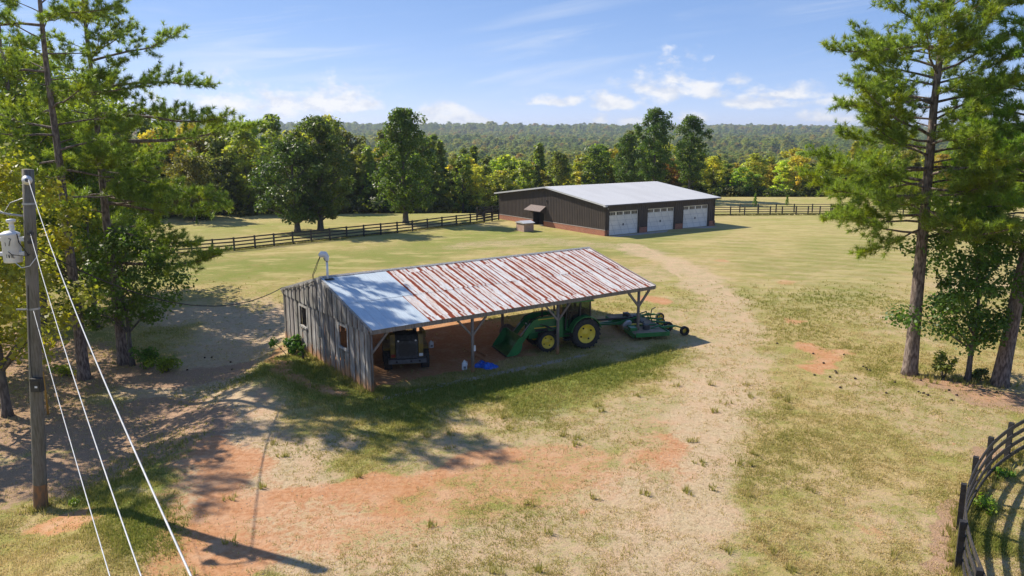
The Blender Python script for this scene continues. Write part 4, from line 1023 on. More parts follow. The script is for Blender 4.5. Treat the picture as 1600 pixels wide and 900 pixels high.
# roof: standing seams
for s_ in (0, 1):
    y0, y1 = (-OV, BW / 2) if s_ == 0 else (BW / 2, BW + OV)
    z0, z1 = bz(y0), bz(y1)
    b = MB(); b.add([(-OV, y0, z0 - .05), (BL + OV, y0, z0 - .05), (BL + OV, y1, z1 - .05), (-OV, y1, z1 - .05), (-OV, y0, z0 + .03), (BL + OV, y0, z0 + .03), (BL + OV, y1, z1 + .03), (-OV, y1, z1 + .03)],
                    [(0, 3, 2, 1), (4, 5, 6, 7), (0, 1, 5, 4), (1, 2, 6, 5), (2, 3, 7, 6), (3, 0, 4, 7)])
    rf = b.build('roof', 'barn_roof', barn)
    b = MB(); x = -OV + .3
    while x < BL + OV - .05:
        b.add([(x, y0, z0 + .031), (x + .03, y0, z0 + .055), (x + .06, y0, z0 + .031), (x, y1, z1 + .031), (x + .03, y1, z1 + .055), (x + .06, y1, z1 + .031)], [(0, 1, 4, 3), (1, 2, 5, 4)]); x += .45
    b.build('roof_seams', 'barn_roof', rf, fixn=False)
    for x in (-OV - .02, BL + OV):
        MB().add([(x, y0 - .02, z0 - .13), (x + .02, y0 - .02, z0 - .13), (x + .02, y0 - .02, z0 + .04), (x, y0 - .02, z0 + .04), (x, y1, z1 - .13), (x + .02, y1, z1 - .13), (x + .02, y1, z1 + .04), (x, y1, z1 + .04)],
                 [(0, 1, 2, 3), (7, 6, 5, 4), (0, 4, 5, 1), (1, 5, 6, 2), (2, 6, 7, 3), (3, 7, 4, 0)]).build('rake_trim', 'barn_roof', barn)
MB().box(-OV, BL + OV, -OV - .09, -OV - .003, bz(-OV) - .13, bz(-OV) + .0).build('gutter', 'barn_wall', barn)
MB().box(-OV - .03, -OV + .3, -OV - .1, -OV + .25, bz(-OV) - .17, bz(-OV) - .055).build('eave_return', 'barn_roof', barn)
for di, (a, b_) in enumerate(DOORS):
    top = 2.60
    dr = MB().box(a, b_, .16, .20, .02, top).build('garage_door', 'door_white', barn)
    fr = MB(); fr.box(a - .1, a - .003, -.03, .20, 0, top + .1); fr.box(b_ + .003, b_ + .1, -.03, .20, 0, top + .1); fr.box(a - .003, b_ + .003, -.03, .20, top + .003, top + .1); fr.build('door_jamb', 'barn_wall', barn)
    pw = (b_ - a) / 4
    for k in range(4):
        x0 = a + k * pw + .13; x1 = a + (k + 1) * pw - .13
        wn = MB().box(x0, x1, .145, .158, 2.17, 2.50).build('window', 'pane', dr)
        g = MB()
        for q in range(1, 4): xx = x0 + (x1 - x0) * q / 4; g.box(xx - .015, xx + .015, .135, .143, 2.17, 2.50)
        g.build('window_bars', 'door_white', dr)
    ln = MB()
    for z in (.53, 1.05, 1.57, 2.08): ln.box(a + .01, b_ - .01, .150, .157, z, z + .022)
    for k in range(4):
        x0 = a + k * pw + .05; ln.beam((x0, .152, 2.03), (x0 + pw * .92, .152, .08), .008, .022, (0, 1, 0)) if False else None
        ln.add([(x0 + .03, .149, 2.05), (x0 + .06, .149, 2.05), (x0 + .98, .149, .06), (x0 + .95, .149, .06)], [(0, 1, 2, 3)])
    ln.build('panel_lines', 'door_line', dr, fixn=False)
    MB().box((a + b_) / 2 - .08, (a + b_) / 2 + .08, .12, .147, .98, 1.22).build('handle', 'dark_steel', dr)
for x in (.22, BL - .2): MB().tube([(x, -OV - .04, EZ - .14), (x, -.13, EZ - .32), (x, -.12, .3), (x, -.3, .12)], .045, 6).build('downspout', 'barn_wall', barn)
# walk-in opening with its little roof, gable lamp, slab
MB().box(.02, .6, 10.95, 13.2, 0, .012).build('threshold', 'concrete', barn)
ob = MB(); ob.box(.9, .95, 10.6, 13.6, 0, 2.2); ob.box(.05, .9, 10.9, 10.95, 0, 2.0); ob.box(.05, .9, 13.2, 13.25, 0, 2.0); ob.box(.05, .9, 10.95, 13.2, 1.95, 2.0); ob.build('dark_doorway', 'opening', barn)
hd = MB(); hd.add([(-.02, 10.6, 2.42), (-.02, 13.6, 2.42), (-1.0, 13.75, 1.86), (-1.0, 10.45, 1.86), (-.02, 10.6, 2.36), (-.02, 13.6, 2.36), (-1.0, 13.75, 1.80), (-1.0, 10.45, 1.80)], [(0, 1, 2, 3), (7, 6, 5, 4), (0, 3, 7, 4), (1, 5, 6, 2), (3, 2, 6, 7)])
h_ = hd.build('door_hood', 'trim_grey', barn); h_.color = (.62, .5, .47, 1)
for y in (10.75, 13.45): MB().prism([(-.02, 2.32), (-.02, 1.5), (-.85, 1.85)], 1, y, y + .05).build('hood_bracket', 'barn_wall', barn)
lm = MB(); lm.box(-.16, -.025, 10.35, 10.55, 3.0, 3.16); lm.build('gable_lamp', 'black_plastic', barn)
lm = MB(); lm.tube([(.25, -.16, 2.92), (.25, -.03, 2.98)], [.07, .05], 8); lm.build('corner_lamp', 'white_paint', barn)
MB().box(.4, BL - .8, -1.3, -.07, -.05, .006).build('concrete_apron', 'concrete', barn)
# small brick well house
wh = thing('well_house', 'little brick well house with a pale tin lid in the grass by the dark barn', 'well house', (1.35, 87.0, 0), BA - R(3))
MB().box(0, 1.3, 0, 1.65, -.1, .95).build('wall', 'brick_pale', wh)
MB().prism([(-.12, .96), (1.77, .96), (1.77, 1.0), (.82, 1.22), (-.12, 1.0)], 0, -.12, 1.42).build('roof', 'barn_roof', wh)

# ------------------------------------------------------------------ black board fences
def fence(name, label, pts, h=1.25, mat='fence', post=.13, boards=4, inner=1, board_h=.13, lift=.12, ground=True, tall=None):
    x0, y0 = pts[0]; root = thing(name, label, 'fence', (x0, y0, TZ(x0, y0)), 0)
    P = [Vector((x - x0, y - y0, TZ(x, y) - TZ(x0, y0))) for x, y in pts]
    rr = random.Random(len(pts)); shared = None
    for p in P:
        b = MB(); s_ = post / 2; b.box(-s_, s_, -s_, s_, -.15, h + .06) if shared is None else None
        if shared is None: shared = b.mesh('post')
        o = link('post', shared, mat, root); o.location = p
        i = P.index(p); dv = P[min(i + 1, len(P) - 1)] - P[max(i - 1, 0)]; o.rotation_euler = (rr.uniform(-.012, .012), rr.uniform(-.012, .012), math.atan2(dv.y, dv.x))
    for a, b_ in zip(P[:-1], P[1:]):
        d_ = (b_ - a).normalized(); nrm = Vector((-d_.y, d_.x, 0)) * inner * (post / 2 + .018)
        for k in range(boards):
            z = lift + board_h / 2 + (h - lift - board_h) * k / (boards - 1) + rr.uniform(-.008, .008)
            q = MB(); q.beam(a + nrm + Vector((0, 0, z)), b_ + nrm + Vector((0, 0, z + rr.uniform(-.01, .01))), .032, board_h)
            q.build('board', mat, root)
    return root
FL = [(-44.2, 61.5), (-42.3, 62.6), (-40.2, 63.9), (-38.0, 65.3), (-35.8, 66.7), (-33.5, 68.2), (-31.4, 69.6), (-29.45, 70.83), (-27.9, 71.82), (-26.31, 72.98), (-24.85, 74.55), (-23.45, 76.0), (-22.02, 77.55), (-20.54, 79.0), (-18.98, 80.5), (-17.53, 82.0), (-15.98, 83.4), (-14.38, 84.8), (-12.77, 86.2), (-11.3, 87.9), (-9.8, 89.7), (-8.26, 91.5), (-6.69, 93.2), (-5.08, 94.7), (-3.49, 96.1)]
fence('board_fence', 'long black board fence running up the left field to the dark barn', FL, 1.22)
fence('board_fence', 'short black board fence closing the gap between the long fence and the barn corner', [(-3.4, 96.25), (-2.5, 97.7), (-1.7, 99.2)], 1.3)
fence('board_fence', 'black board fence of the small pen behind the gate at the barn left corner', [(-4.6, 103.5), (-2.6, 105.0), (-.6, 106.5), (1.4, 108)], 1.25)
gt = thing('field_gate', 'black board gate between the long fence and the small pen by the barn', 'gate', (-4.45, 98.4, TZ(-4.45, 98.4)), R(62))
for x in (0, 1.9, 3.8): MB().box(x - .07, x + .07, -.07, .07, -.1, 1.45).build('post', 'fence', gt)
for k in range(5): MB().box(.0, 3.8, .072, .10, .15 + k * .26, .29 + k * .26).build('board', 'fence', gt)
fence('board_fence', 'black board fence crossing the back of the lawn right of the barn', [(24.5, 104.9), (27.27, 104.9), (29.5, 105.0), (31.44, 105.1), (33.39, 105.4), (35.04, 105.5), (36.7, 105.6), (38.67, 105.8), (40.33, 105.9), (41.99, 106.0), (43.65, 106.0), (45.4, 106), (47.2, 106.0), (49.1, 105.9), (51.0, 105.6), (52.9, 105.1), (54.8, 104.3), (56.6, 103.3), (58.2, 102), (59.6, 100.4), (60.6, 98.5), (60.9, 96.4), (60.8, 94.2), (60.7, 92), (60.5, 89.6)], 1.15, board_h=.10)
fence('board_fence', 'second black board fence standing close behind the right half of the back fence', [(31.8, 108.6), (34.4, 108.8), (37, 109), (39.6, 109.2), (42.2, 109.3), (44.8, 109.3), (47.4, 109.3)], 1.15, board_h=.08)
CF = [(23.9, 27.6), (22.0, 27.35), (20.1, 26.8), (18.4, 26.0), (16.88, 24.89), (15.45, 23.6), (14.05, 22.05), (12.62, 20.2), (11.41, 18.12), (10.5, 15.9), (9.7, 13.5)]
def smooth_fence():
    x0, y0 = CF[4]; root = thing('curved_fence', 'weathered black four board fence curving through the lower right corner', 'fence', (x0, y0, TZ(x0, y0)), 0)
    P = [Vector((x - x0, y - y0, TZ(x, y) - TZ(x0, y0))) for x, y in CF]; rr = random.Random(3)
    for i, p in enumerate(P):
        dv = P[min(i + 1, len(P) - 1)] - P[max(i - 1, 0)]
        b = MB(); b.box(-.075, .075, -.07, .07, -.2, 1.36); b.box(-.079, .079, -.074, .074, 1.36, 1.375)
        o = b.build('post', 'fence', root); o.location = p; o.rotation_euler = (rr.uniform(-.015, .015), rr.uniform(-.02, .02), math.atan2(dv.y, dv.x))
    def cr(p0, p1, p2, p3, t): return .5 * ((2 * p1) + (-p0 + p2) * t + (2 * p0 - 5 * p1 + 4 * p2 - p3) * t * t + (-p0 + 3 * p1 - 3 * p2 + p3) * t ** 3)
    for i in range(len(P) - 1):
        p0 = P[max(i - 1, 0)]; p3 = P[min(i + 2, len(P) - 1)]
        C = [cr(p0, P[i], P[i + 1], p3, j / 5) for j in range(6)]
        for k in range(4):
            z = .16 + .34 * k + rr.uniform(-.008, .008); b = MB(); vs = []; fs = []
            for j, c in enumerate(C):
                tn = (cr(p0, P[i], P[i + 1], p3, min(1, j / 5 + .02)) - cr(p0, P[i], P[i + 1], p3, max(0, j / 5 - .02))).normalized()
                n_ = Vector((-tn.y, tn.x, 0)); a_ = c + n_ * .078; e_ = c + n_ * .110
                if j == 0: a_ = a_ + tn * .006; e_ = e_ + tn * .006
                vs += [a_ + Vector((0, 0, z)), e_ + Vector((0, 0, z)), e_ + Vector((0, 0, z + .14)), a_ + Vector((0, 0, z + .14))]
            for j in range(5):
                o_ = j * 4
                for q in range(4): fs.append((o_ + q, o_ + (q + 1) % 4, o_ + 4 + (q + 1) % 4, o_ + 4 + q))
            fs += [(3, 2, 1, 0), (20, 21, 22, 23)]
            b.add(vs, fs).build('board', 'fence_worn', root)
smooth_fence()

# ------------------------------------------------------------------ utility pole and its lines
PX, PY = -15.06, 23.0; PZ = TZ(PX, PY)
pole = thing('utility_pole', 'leaning grey wooden utility pole with a transformer and street lamp', 'utility pole', (PX, PY, PZ), 0)
LN = .083
def pp(z, dx=0., dy=0.): return (LN * z + dx, dy, z)      # a point beside the leaning pole, z above its base
MB().tube([pp(-.3), pp(.3), pp(3), pp(6), pp(9), pp(10.72)], [.205, .20, .19, .178, .165, .158], 16).build('shaft', 'pole', pole, True)
MB().tube([pp(-.05), pp(.45), pp(.85)], [.212, .207, .198], 16, cap=False).build('clay_stained_foot', simple('stained_pole_foot', (.30, .15, .06), (.16, .11, .07), 3, (3, 3, 1), rough=.9), pole, True)
tk = MB(); tk.lathe([(0, 0), (0, .235), (.03, .25), (.80, .25), (.84, .27), (.87, .26), (.93, .14), (.95, .0)], 24, Matrix.Translation(pp(7.98, -.50, -.06)) @ Matrix.Rotation(R(-90), 4, 'Y'))
tank = tk.build('transformer_tank', 'white_paint', pole, True)
b = MB(); b.lathe([(0, .075), (.10, .07), (.12, .085), (.16, .07), (.26, .06), (.28, .12), (.33, .13), (.36, .12), (.38, .0)], 16, Matrix.Translation(pp(8.90, -.50, -.06)) @ Matrix.Rotation(R(-90), 4, 'Y')); b.build('bushing', 'white_paint', tank, True)
for z in (8.18, 8.62):
    MB().box(*sorted((LN * z - 1.0, LN * z - .72)), -.13, .01, z, z + .10).build('lug', 'white_paint', tank)
    MB().box(LN * z - .27, LN * z - .12, -.13, .01, z, z + .12).build('bracket', 'white_paint', tank)
# maker's strokes and numerals on the tank: dark hand-painted marks
mk = MB(); fx = LN * 8.4 - .50
def stroke(mb, pts, w=.018):
    for (u0, z0), (u1, z1) in zip(pts[:-1], pts[1:]):
        def q(u, z): a_ = u / .252; return (fx + .253 * math.sin(a_) , -.06 - .253 * math.cos(a_), z)
        mb.beam(q(u0, z0), q(u1, z1), w, .006, (0, -1, 0))
stroke(mk, [(-.13, 8.70), (-.13, 8.50), (-.05, 8.50), (-.05, 8.60), (-.13, 8.62)]); stroke(mk, [(.06, 8.72), (.12, 8.70), (.08, 8.62), (.05, 8.5)])
stroke(mk, [(-.17, 8.14), (-.17, 8.24)]); stroke(mk, [(-.10, 8.14), (-.10, 8.24), (-.05, 8.24), (-.05, 8.14)]); stroke(mk, [(.0, 8.24), (.02, 8.14), (.05, 8.24)]); stroke(mk, [(.09, 8.14), (.09, 8.24)]); stroke(mk, [(.12, 8.24), (.12, 8.14), (.17, 8.14)])
mk.build('painted_marks', 'black_plastic', tank)
MB().tube([pp(8.85, -.28, -.20), pp(8.6, -.15, -.32), pp(8.35, .0, -.28), pp(8.2, .05, -.2)], .016, 5, cap=False).build('tank_lead', 'black_rubber', pole, True)
MB().tube([pp(8.45, -.72, -.2), pp(8.25, -.35, -.36), pp(8.2, .02, -.3), pp(8.25, .1, -.2)], .012, 5, cap=False).build('tank_lead', 'black_rubber', pole, True)
MB().tube([pp(7.98, -.35, -.2), pp(7.85, -.1, -.32), pp(7.9, .12, -.28), pp(8.2, .28, -.12)], .014, 5, cap=False).build('tank_lead', 'white_paint', pole, True)
MB().tube([pp(9.35, -.15, -.02), pp(9.42, -.6, -.08), pp(9.56, -1.15, -.12), pp(9.62, -1.55, -.14), pp(9.55, -1.72, -.15)], [.035, .032, .03, .03, .028], 8).build('lamp_arm', 'steel_grey', pole, True)
lh = MB(); lh.lathe([(0, .05), (.05, .09), (.18, .13), (.30, .17), (.33, .17)], 14, Matrix.Translation(pp(9.60, -1.72, -.15)) @ Matrix.Rotation(R(90), 4, 'Y')); lh.build('street_lamp_head', 'white_paint', pole, True)
MB().tube([pp(9.9, -.1, -.05), pp(9.75, -.5, -.1), pp(9.45, -.7, -.1), pp(9.8, -1.2, -.1), pp(9.95, -1.7, -.1)], .012, 4, cap=False).build('lamp_lead', 'steel_grey', pole, True)
MB().lathe([(0, .0), (0, .13), (.05, .14), (.08, .09), (.12, .11), (.16, .05)], 16, Matrix.Translation(pp(10.42, .06, -.16)) @ Matrix.Rotation(R(-60), 4, 'Z')).build('top_insulator', 'white_paint', pole, True)
for z in (9.72, 6.55):
    MB().lathe([(-.03, .185), (.03, .185)], 16, Matrix.Translation(pp(z)) @ Matrix.Rotation(R(-90), 4, 'Y')).build('steel_band', 'steel_grey', pole, True)
MB().box(LN * 6.55 - .42, LN * 6.55 - .1, -.17, -.13, 6.53, 6.57).build('cable_bracket', 'steel_grey', pole)
for z in (8.85, 8.6): MB().box(LN * z + .06, LN * z + .2, -.26, -.14, z - .04, z + .05).build('wire_clamp', 'black_plastic', pole)
MB().tube([pp(7.3, -.02, -.19), pp(5, -.03, -.20), pp(4.2, .02, -.21)], .012, 4, cap=False).build('ground_lead', 'black_rubber', pole, True)
b = MB(); b.box(LN * 4.2 + .02, LN * 4.2 + .34, -.34, -.16, 4.0, 4.42); b.box(LN * 4.2 + .06, LN * 4.2 + .30, -.36, -.34, 4.05, 4.36); b.build('meter_box', 'black_plastic', pole)
MB().box(LN * 4.2 + .17, LN * 4.2 + .25, -.37, -.361, 4.14, 4.2).build('meter_tag', 'white_paint', pole)
def line(name, label, a, b, sag, r, mat, n=24, past=None, cat='wire'):
    a = Vector(a); b = Vector(b); pts = []
    e = past or 1.0
    for i in range(n + 1):
        t = e * i / n; p = a + (b - a) * t; p = p + Vector((0, 0, -4 * sag * t * (1 - t))); pts.append(p)
    o = MB().tube(pts, r, 7).build(name, mat, None, True); return tag(o, label, cat)
def W_(z, dx=0., dy=0.): return (PX + LN * z + dx, PY + dy, PZ + z)
# overhead lines to the next pole of the row, behind the viewpoint
for (z, via, r_, lb) in ((10.45, (-2.36, 5.19, 7.8), .009, 'topmost white line wire, fixed to the insulator at the pole top'),
                         (8.85, (-4.01, 7.63, 6.3), .009, 'middle white line wire, clamped to the pole beside the transformer'),
                         (6.55, (-5.64, 9.9, 4.9), .009, 'lowest white line wire, fixed below the transformer')):
    a = Vector(W_(z, .12, -.2)); v = Vector(via); d2 = (v - a); d2.z = 0; D = d2.length; full = 46.
    end = a + d2.normalized() * full; tt = D / full; end.z = a.z
    sg = (a.z - v.z) / (4 * tt * (1 - tt))
    line('line_wire', lb, a, end, sg, r_, 'line_metal', 60)
sm_ = SHED_O; c_, s_ = math.cos(SHED_A), math.sin(SHED_A)
def SL(x, y, z): return (SHED_O[0] + x * c_ - y * s_, SHED_O[1] + x * s_ + y * c_, z)
line('service_cable', 'dark service cable drooping from the pole to the back eave of the shed', W_(8.35, .15, .1), SL(-.12, 10.2, 2.95), 1.35, .02, 'black_rubber', 30, cat='cable')
line('service_cable', 'dark cable clipped under the shed gable up to the mast', SL(-.12, 10.2, 2.95), SL(-.12, 5.6, 4.0), .12, .018, 'black_rubber', 8, cat='cable')
mg = thing('marker_stake', 'thin orange cable marker stake standing left of the utility pole foot', 'stake', (-19.8, 31.5, TZ(-19.8, 31.5)), 0)
MB().cyl((0, 0, -.1), (0, 0, 1.9), .04, 8).build('tube', simple('marker_orange', (.62, .30, .04), (.5, .25, .05), 3), mg, True)

# ------------------------------------------------------------------ wheels
def wheel(parent, c, R_, w, rim_r, side, rot=0., lugs=18, mat_rim='yellow_paint', ax='Y', lug=True):
    """tyre with chevron lugs and a dished rim; side = +1 / -1: which way the dish faces along local y"""
    M = Matrix.Translation(c) @ Matrix.Rotation(rot, 4, 'Z') @ Matrix.Rotation(R(90), 4, 'Z')
    b = MB(); hw = w / 2; rr = rim_r
    b.lathe([(-hw * .78, rr), (-hw, rr * 1.12), (-hw, R_ * .86), (-hw * .8, R_ * .955), (0, R_ * .965), (hw * .8, R_ * .955), (hw, R_ * .86), (hw, rr * 1.12), (hw * .78, rr)], 32, M)
    if lug:
        for k in range(lugs):
            for s2 in (-1, 1):
                a0 = 2 * math.pi * (k + (.5 if s2 > 0 else 0)) / lugs; a1 = a0 + .5 * 2 * math.pi / lugs
                vs = []
                for (xx, aa) in ((s2 * hw * 1.01, a0), (s2 * hw * .02, a1)):
                    for dr in (R_ * .90 if abs(xx) > hw * .5 else R_ * .95, R_):
                        for da in (0, .34 * 2 * math.pi / lugs):
                            vs.append(M @ Vector((xx, dr * math.cos(aa + da), dr * math.sin(aa + da))))
                b.add(vs, [(0, 1, 3, 2), (4, 6, 7, 5), (2, 3, 7, 6), (0, 2, 6, 4), (1, 5, 7, 3)])
    ty = b.build('wheel', 'black_rubber', parent)
    b = MB(); s = -side
    b.lathe([(s * hw * .80, rr * 1.0), (s * hw * .86, rr * 1.05), (s * hw * .9, rr * .98), (s * hw * .45, rr * .84), (s * hw * .30, rr * .55), (s * hw * .42, rr * .30), (s * hw * .62, rr * .24), (s * hw * .66, 0)], 28, M)
    b.build('rim', mat_rim, ty, True, fixn=False)
    b = MB()
    for k in range(4):
        a_ = k * math.pi / 2 + .5; cx, cy = rr * .66 * math.cos(a_), rr * .66 * math.sin(a_); x_ = s * hw * .52
        b.cyl(M @ Vector((x_ - .02 * s, cx, cy)), M @ Vector((x_ + .012 * s, cx, cy)), rr * .10, 8)
    b.build('rim_holes', 'opening', ty)
    return ty
# NOTE: local y of a vehicle is its left side; the wheel axis after the turn lies along local y

# ------------------------------------------------------------------ green tractor with loader
tr_ = thing('tractor', 'green tractor with front loader and yellow wheel rims under the shed roof', 'tractor', (3.50, 39.85, 0), R(201))
T = lambda n, mb, m, sm=False, **k: mb.build(n, m, tr_, sm)
for sd in (1, -1):
    wheel(tr_, (0, sd * .80, .80), .80, .46, .48, -sd, lugs=20)
    wheel(tr_, (2.12, sd * .74, .54), .54, .33, .335, -sd, lugs=16)
b = MB(); b.box(-.45, 1.2, -.24, .24, .55, 1.05); b.box(1.2, 2.9, -.20, .20, .60, .95); b.cyl((0, -.62, .8), (0, .62, .8), .17, 12); b.cyl((2.12, -.6, .54), (2.12, .6, .54), .10, 10); b.box(1.95, 2.3, -.2, .2, .45, .7); T('chassis', b, 'green_paint')
b = MB(); b.box(1.0, 2.6, -.30, .30, .95, 1.12); b.box(1.2, 2.4, -.27, .27, .7, .96); T('engine', b, 'black_plastic')
hp = [(.95, 1.62), (1.9, 1.60), (2.6, 1.50), (2.85, 1.36), (2.92, 1.05), (2.88, .92), (.95, .98)]
b = MB(); n0 = len(hp)
vs = [(x, -.33 if z < 1.3 else -.27, z) for x, z in hp] + [(x, .33 if z < 1.3 else .27, z) for x, z in hp]
b.add(vs, [tuple(range(n0)), tuple(range(2 * n0 - 1, n0 - 1, -1))] + [(i, i + n0, (i + 1) % n0 + n0, (i + 1) % n0) for i in range(n0)]); T('hood', b, 'green_paint')
for sd in (1, -1):
    b = MB(); b.box(1.15, 2.75, *sorted((sd * .335, sd * .342)), 1.16, 1.20); T('hood_stripe', b, 'yellow_paint')
    b = MB(); b.box(1.9, 2.6, *sorted((sd * .336, sd * .346)), .98, 1.12); T('side_grille', b, 'black_plastic')
b = MB(); b.box(2.925, 2.94, -.25, .25, .98, 1.3); T('front_grille', b, 'black_plastic')
for sd in (1, -1):
    b = MB(); b.box(2.88, 2.935, *sorted((sd * .12, sd * .24)), 1.31, 1.38); T('headlight', b, 'white_paint')
b = MB(); b.cyl((2.0, -.2, 1.55), (2.0, -.2, 2.25), .035, 10); T('exhaust', b, 'black_plastic', True)
# cab
b = MB()
for x, y in ((.95, .52), (.95, -.52), (-.42, .60), (-.42, -.60), (.22, .64), (.22, -.64)): b.beam((x + (.06 if x > .5 else 0), y, 1.05), (x * .92, y * .94, 2.42), .07, .07)
T('cab_pillars', b, 'black_plastic')
b = MB(); b.box(-.55, 1.0, -.66, .66, 2.42, 2.50); b.box(-.48, .92, -.6, .6, 2.50, 2.58); T('cab_roof', b, 'green_paint')
b = MB(); b.box(-.40, .90, .595, .60, 1.1, 2.42); b.box(-.40, .90, -.60, -.595, 1.1, 2.42); b.box(-.425, -.42, -.56, .56, 1.3, 2.42); b.box(.92, .925, -.5, .5, 1.5, 2.42); T('cab_glass', b, 'glass')
b = MB(); b.box(-.45, .95, -.58, .58, .95, 1.12); b.box(.7, .98, -.5, .5, 1.12, 1.5); T('cab_floor', b, 'green_paint')
b = MB(); b.box(-.15, .35, -.25, .25, 1.12, 1.42); b.box(-.22, -.08, -.24, .24, 1.42, 1.95); T('seat', b, 'black_plastic')
b = MB(); b.lathe([(-.012, .17), (.012, .19), (.03, .17)], 16, Matrix.Translation((.62, 0, 1.62)) @ Matrix.Rotation(R(-35), 4, 'Y')); b.cyl((.62, 0, 1.62), (.82, 0, 1.3), .03, 6); T('steering_wheel', b, 'black_plastic')
for sd in (1, -1):
    b = MB(); pts = [(.88 * math.cos(a_), .82 + .90 * math.sin(a_)) for a_ in [R(d_) for d_ in range(8, 166, 12)]]
    pin = [(x * .955, .82 + (z - .82) * .955) for x, z in pts]
    y0, y1 = sorted((sd * .52, sd * 1.03)); n_ = len(pts)
    vs = [(x, y0, z) for x, z in pts] + [(x, y1, z) for x, z in pts] + [(x, y0, z) for x, z in pin] + [(x, y1, z) for x, z in pin]
    fs = []
    for i in range(n_ - 1): fs += [(i, i + 1, n_ + i + 1, n_ + i), (2 * n_ + i + 1, 2 * n_ + i, 3 * n_ + i, 3 * n_ + i + 1), (i, 2 * n_ + i, 2 * n_ + i + 1, i + 1), (n_ + i, n_ + i + 1, 3 * n_ + i + 1, 3 * n_ + i)]
    fs += [(0, n_, 3 * n_, 2 * n_), (n_ - 1, 3 * n_ - 1, 4 * n_ - 1, 2 * n_ - 1)]
    b.add(vs, fs); b.box(-.75, .8, *sorted((sd * .515, sd * .50)), .9, 1.35); T('fender', b, 'green_paint')
    b = MB(); b.box(.55, 1.15, *sorted((sd * .55, sd * .78)), .48, .52); b.box(.6, 1.1, *sorted((sd * .55, sd * .72)), .78, .81); T('step', b, 'black_plastic')
# loader
for sd in (1, -1):
    y = sd * .50
    b = MB(); b.prism([(1.15, .62), (1.50, .62), (1.42, 1.1), (1.40, 1.78), (1.22, 1.78), (1.15, 1.1)], 1, y - .05, y + .05); b.box(1.2, 1.45, *sorted((sd * .2, sd * .5)), .62, .75); T('loader_mast', b, 'green_paint')
    up = [(1.28, 1.80), (1.30, 1.62), (2.15, 1.54), (2.62, 1.40), (3.02, 1.02), (3.42, .50), (3.58, .38), (3.66, .50), (3.50, .78), (3.05, 1.40), (2.80, 1.66), (2.5, 1.76), (2.0, 1.79)]
    b = MB(); b.prism([(x, z) for x, z in up], 1, y + sd * .06 - .045, y + sd * .06 + .045); T('loader_arm', b, 'green_paint')
    b = MB(); b.beam((1.35, y + sd * .11, 1.715), (2.55, y + sd * .11, 1.68), .004, .035); T('arm_stripe', b, 'yellow_paint')
    b = MB(); b.cyl((1.45, y, 1.0), (2.1, y, 1.28), .045, 8); b.cyl((2.1, y, 1.28), (2.6, y, 1.50), .022, 8); T('lift_cylinder', b, 'dark_steel', True)
    b = MB(); b.cyl((2.95, y, 1.52), (3.3, y, 1.12), .035, 8); b.cyl((3.3, y, 1.12), (3.62, y, .80), .02, 8); T('tilt_cylinder', b, 'steel_grey', True)
for sd in (1, -1):
    for q in (0, .05):
        b = MB(); b.tube([(1.3, sd * (.42 + q), 1.3), (1.7, sd * (.40 + q), 1.86), (2.4, sd * (.42 + q), 1.84), (2.9, sd * (.44 + q), 1.66), (3.1, sd * (.46 + q), 1.36)], .016, 5, cap=False); T('hose', b, 'black_rubber', True)
    b = MB(); b.beam((1.0, sd * .70, 1.75), (1.0, sd * .95, 1.80), .03, .03); b.box(.96, .99, *sorted((sd * .88, sd * 1.06)), 1.68, 1.98); T('mirror', b, 'black_plastic')
b = MB(); b.cyl((2.92, -.5, 1.28), (2.92, .5, 1.28), .045, 8); T('cross_tube', b, 'green_paint')
bk = [(3.62, .98), (3.64, .55), (3.74, .26), (3.92, .12), (4.42, .06)]
bi = [(4.42, .085), (3.94, .15), (3.78, .28), (3.68, .56), (3.655, .98)]
b = MB(); b.prism(bk + bi, 1, -1.08, 1.08); bucket = T('bucket', b, 'green_paint')
for sd in (1, -1): MB().prism([(3.60, .99), (3.62, .50), (3.72, .22), (3.92, .08), (4.45, .045), (4.36, .20), (3.82, .95)], 1, *sorted((sd * 1.081, sd * 1.105))).build('bucket_side', 'green_paint', bucket)
MB().box(4.40, 4.50, -1.06, 1.06, .05, .066).build('cutting_edge', 'dark_steel', bucket)
for y in (-.5, .5): MB().prism([(3.45, .35), (3.62, .32), (3.62, .9), (3.50, .9)], 1, y - .07, y + .07).build('bucket_hitch', 'dark_steel', bucket)
b = MB(); b.box(-.9, -.42, -.3, .3, .45, .55); b.cyl((-.45, -.4, .9), (-.95, -.42, .5), .03, 6); b.cyl((-.45, .4, .9), (-.95, .42, .5), .03, 6); T('hitch', b, 'dark_steel')
b = MB(); b.box(-.9, -.55, -.7, -.5, 1.2, 1.3); b.box(-.9, -.55, .5, .7, 1.2, 1.3); T('rear_lights', b, 'yellow_paint')

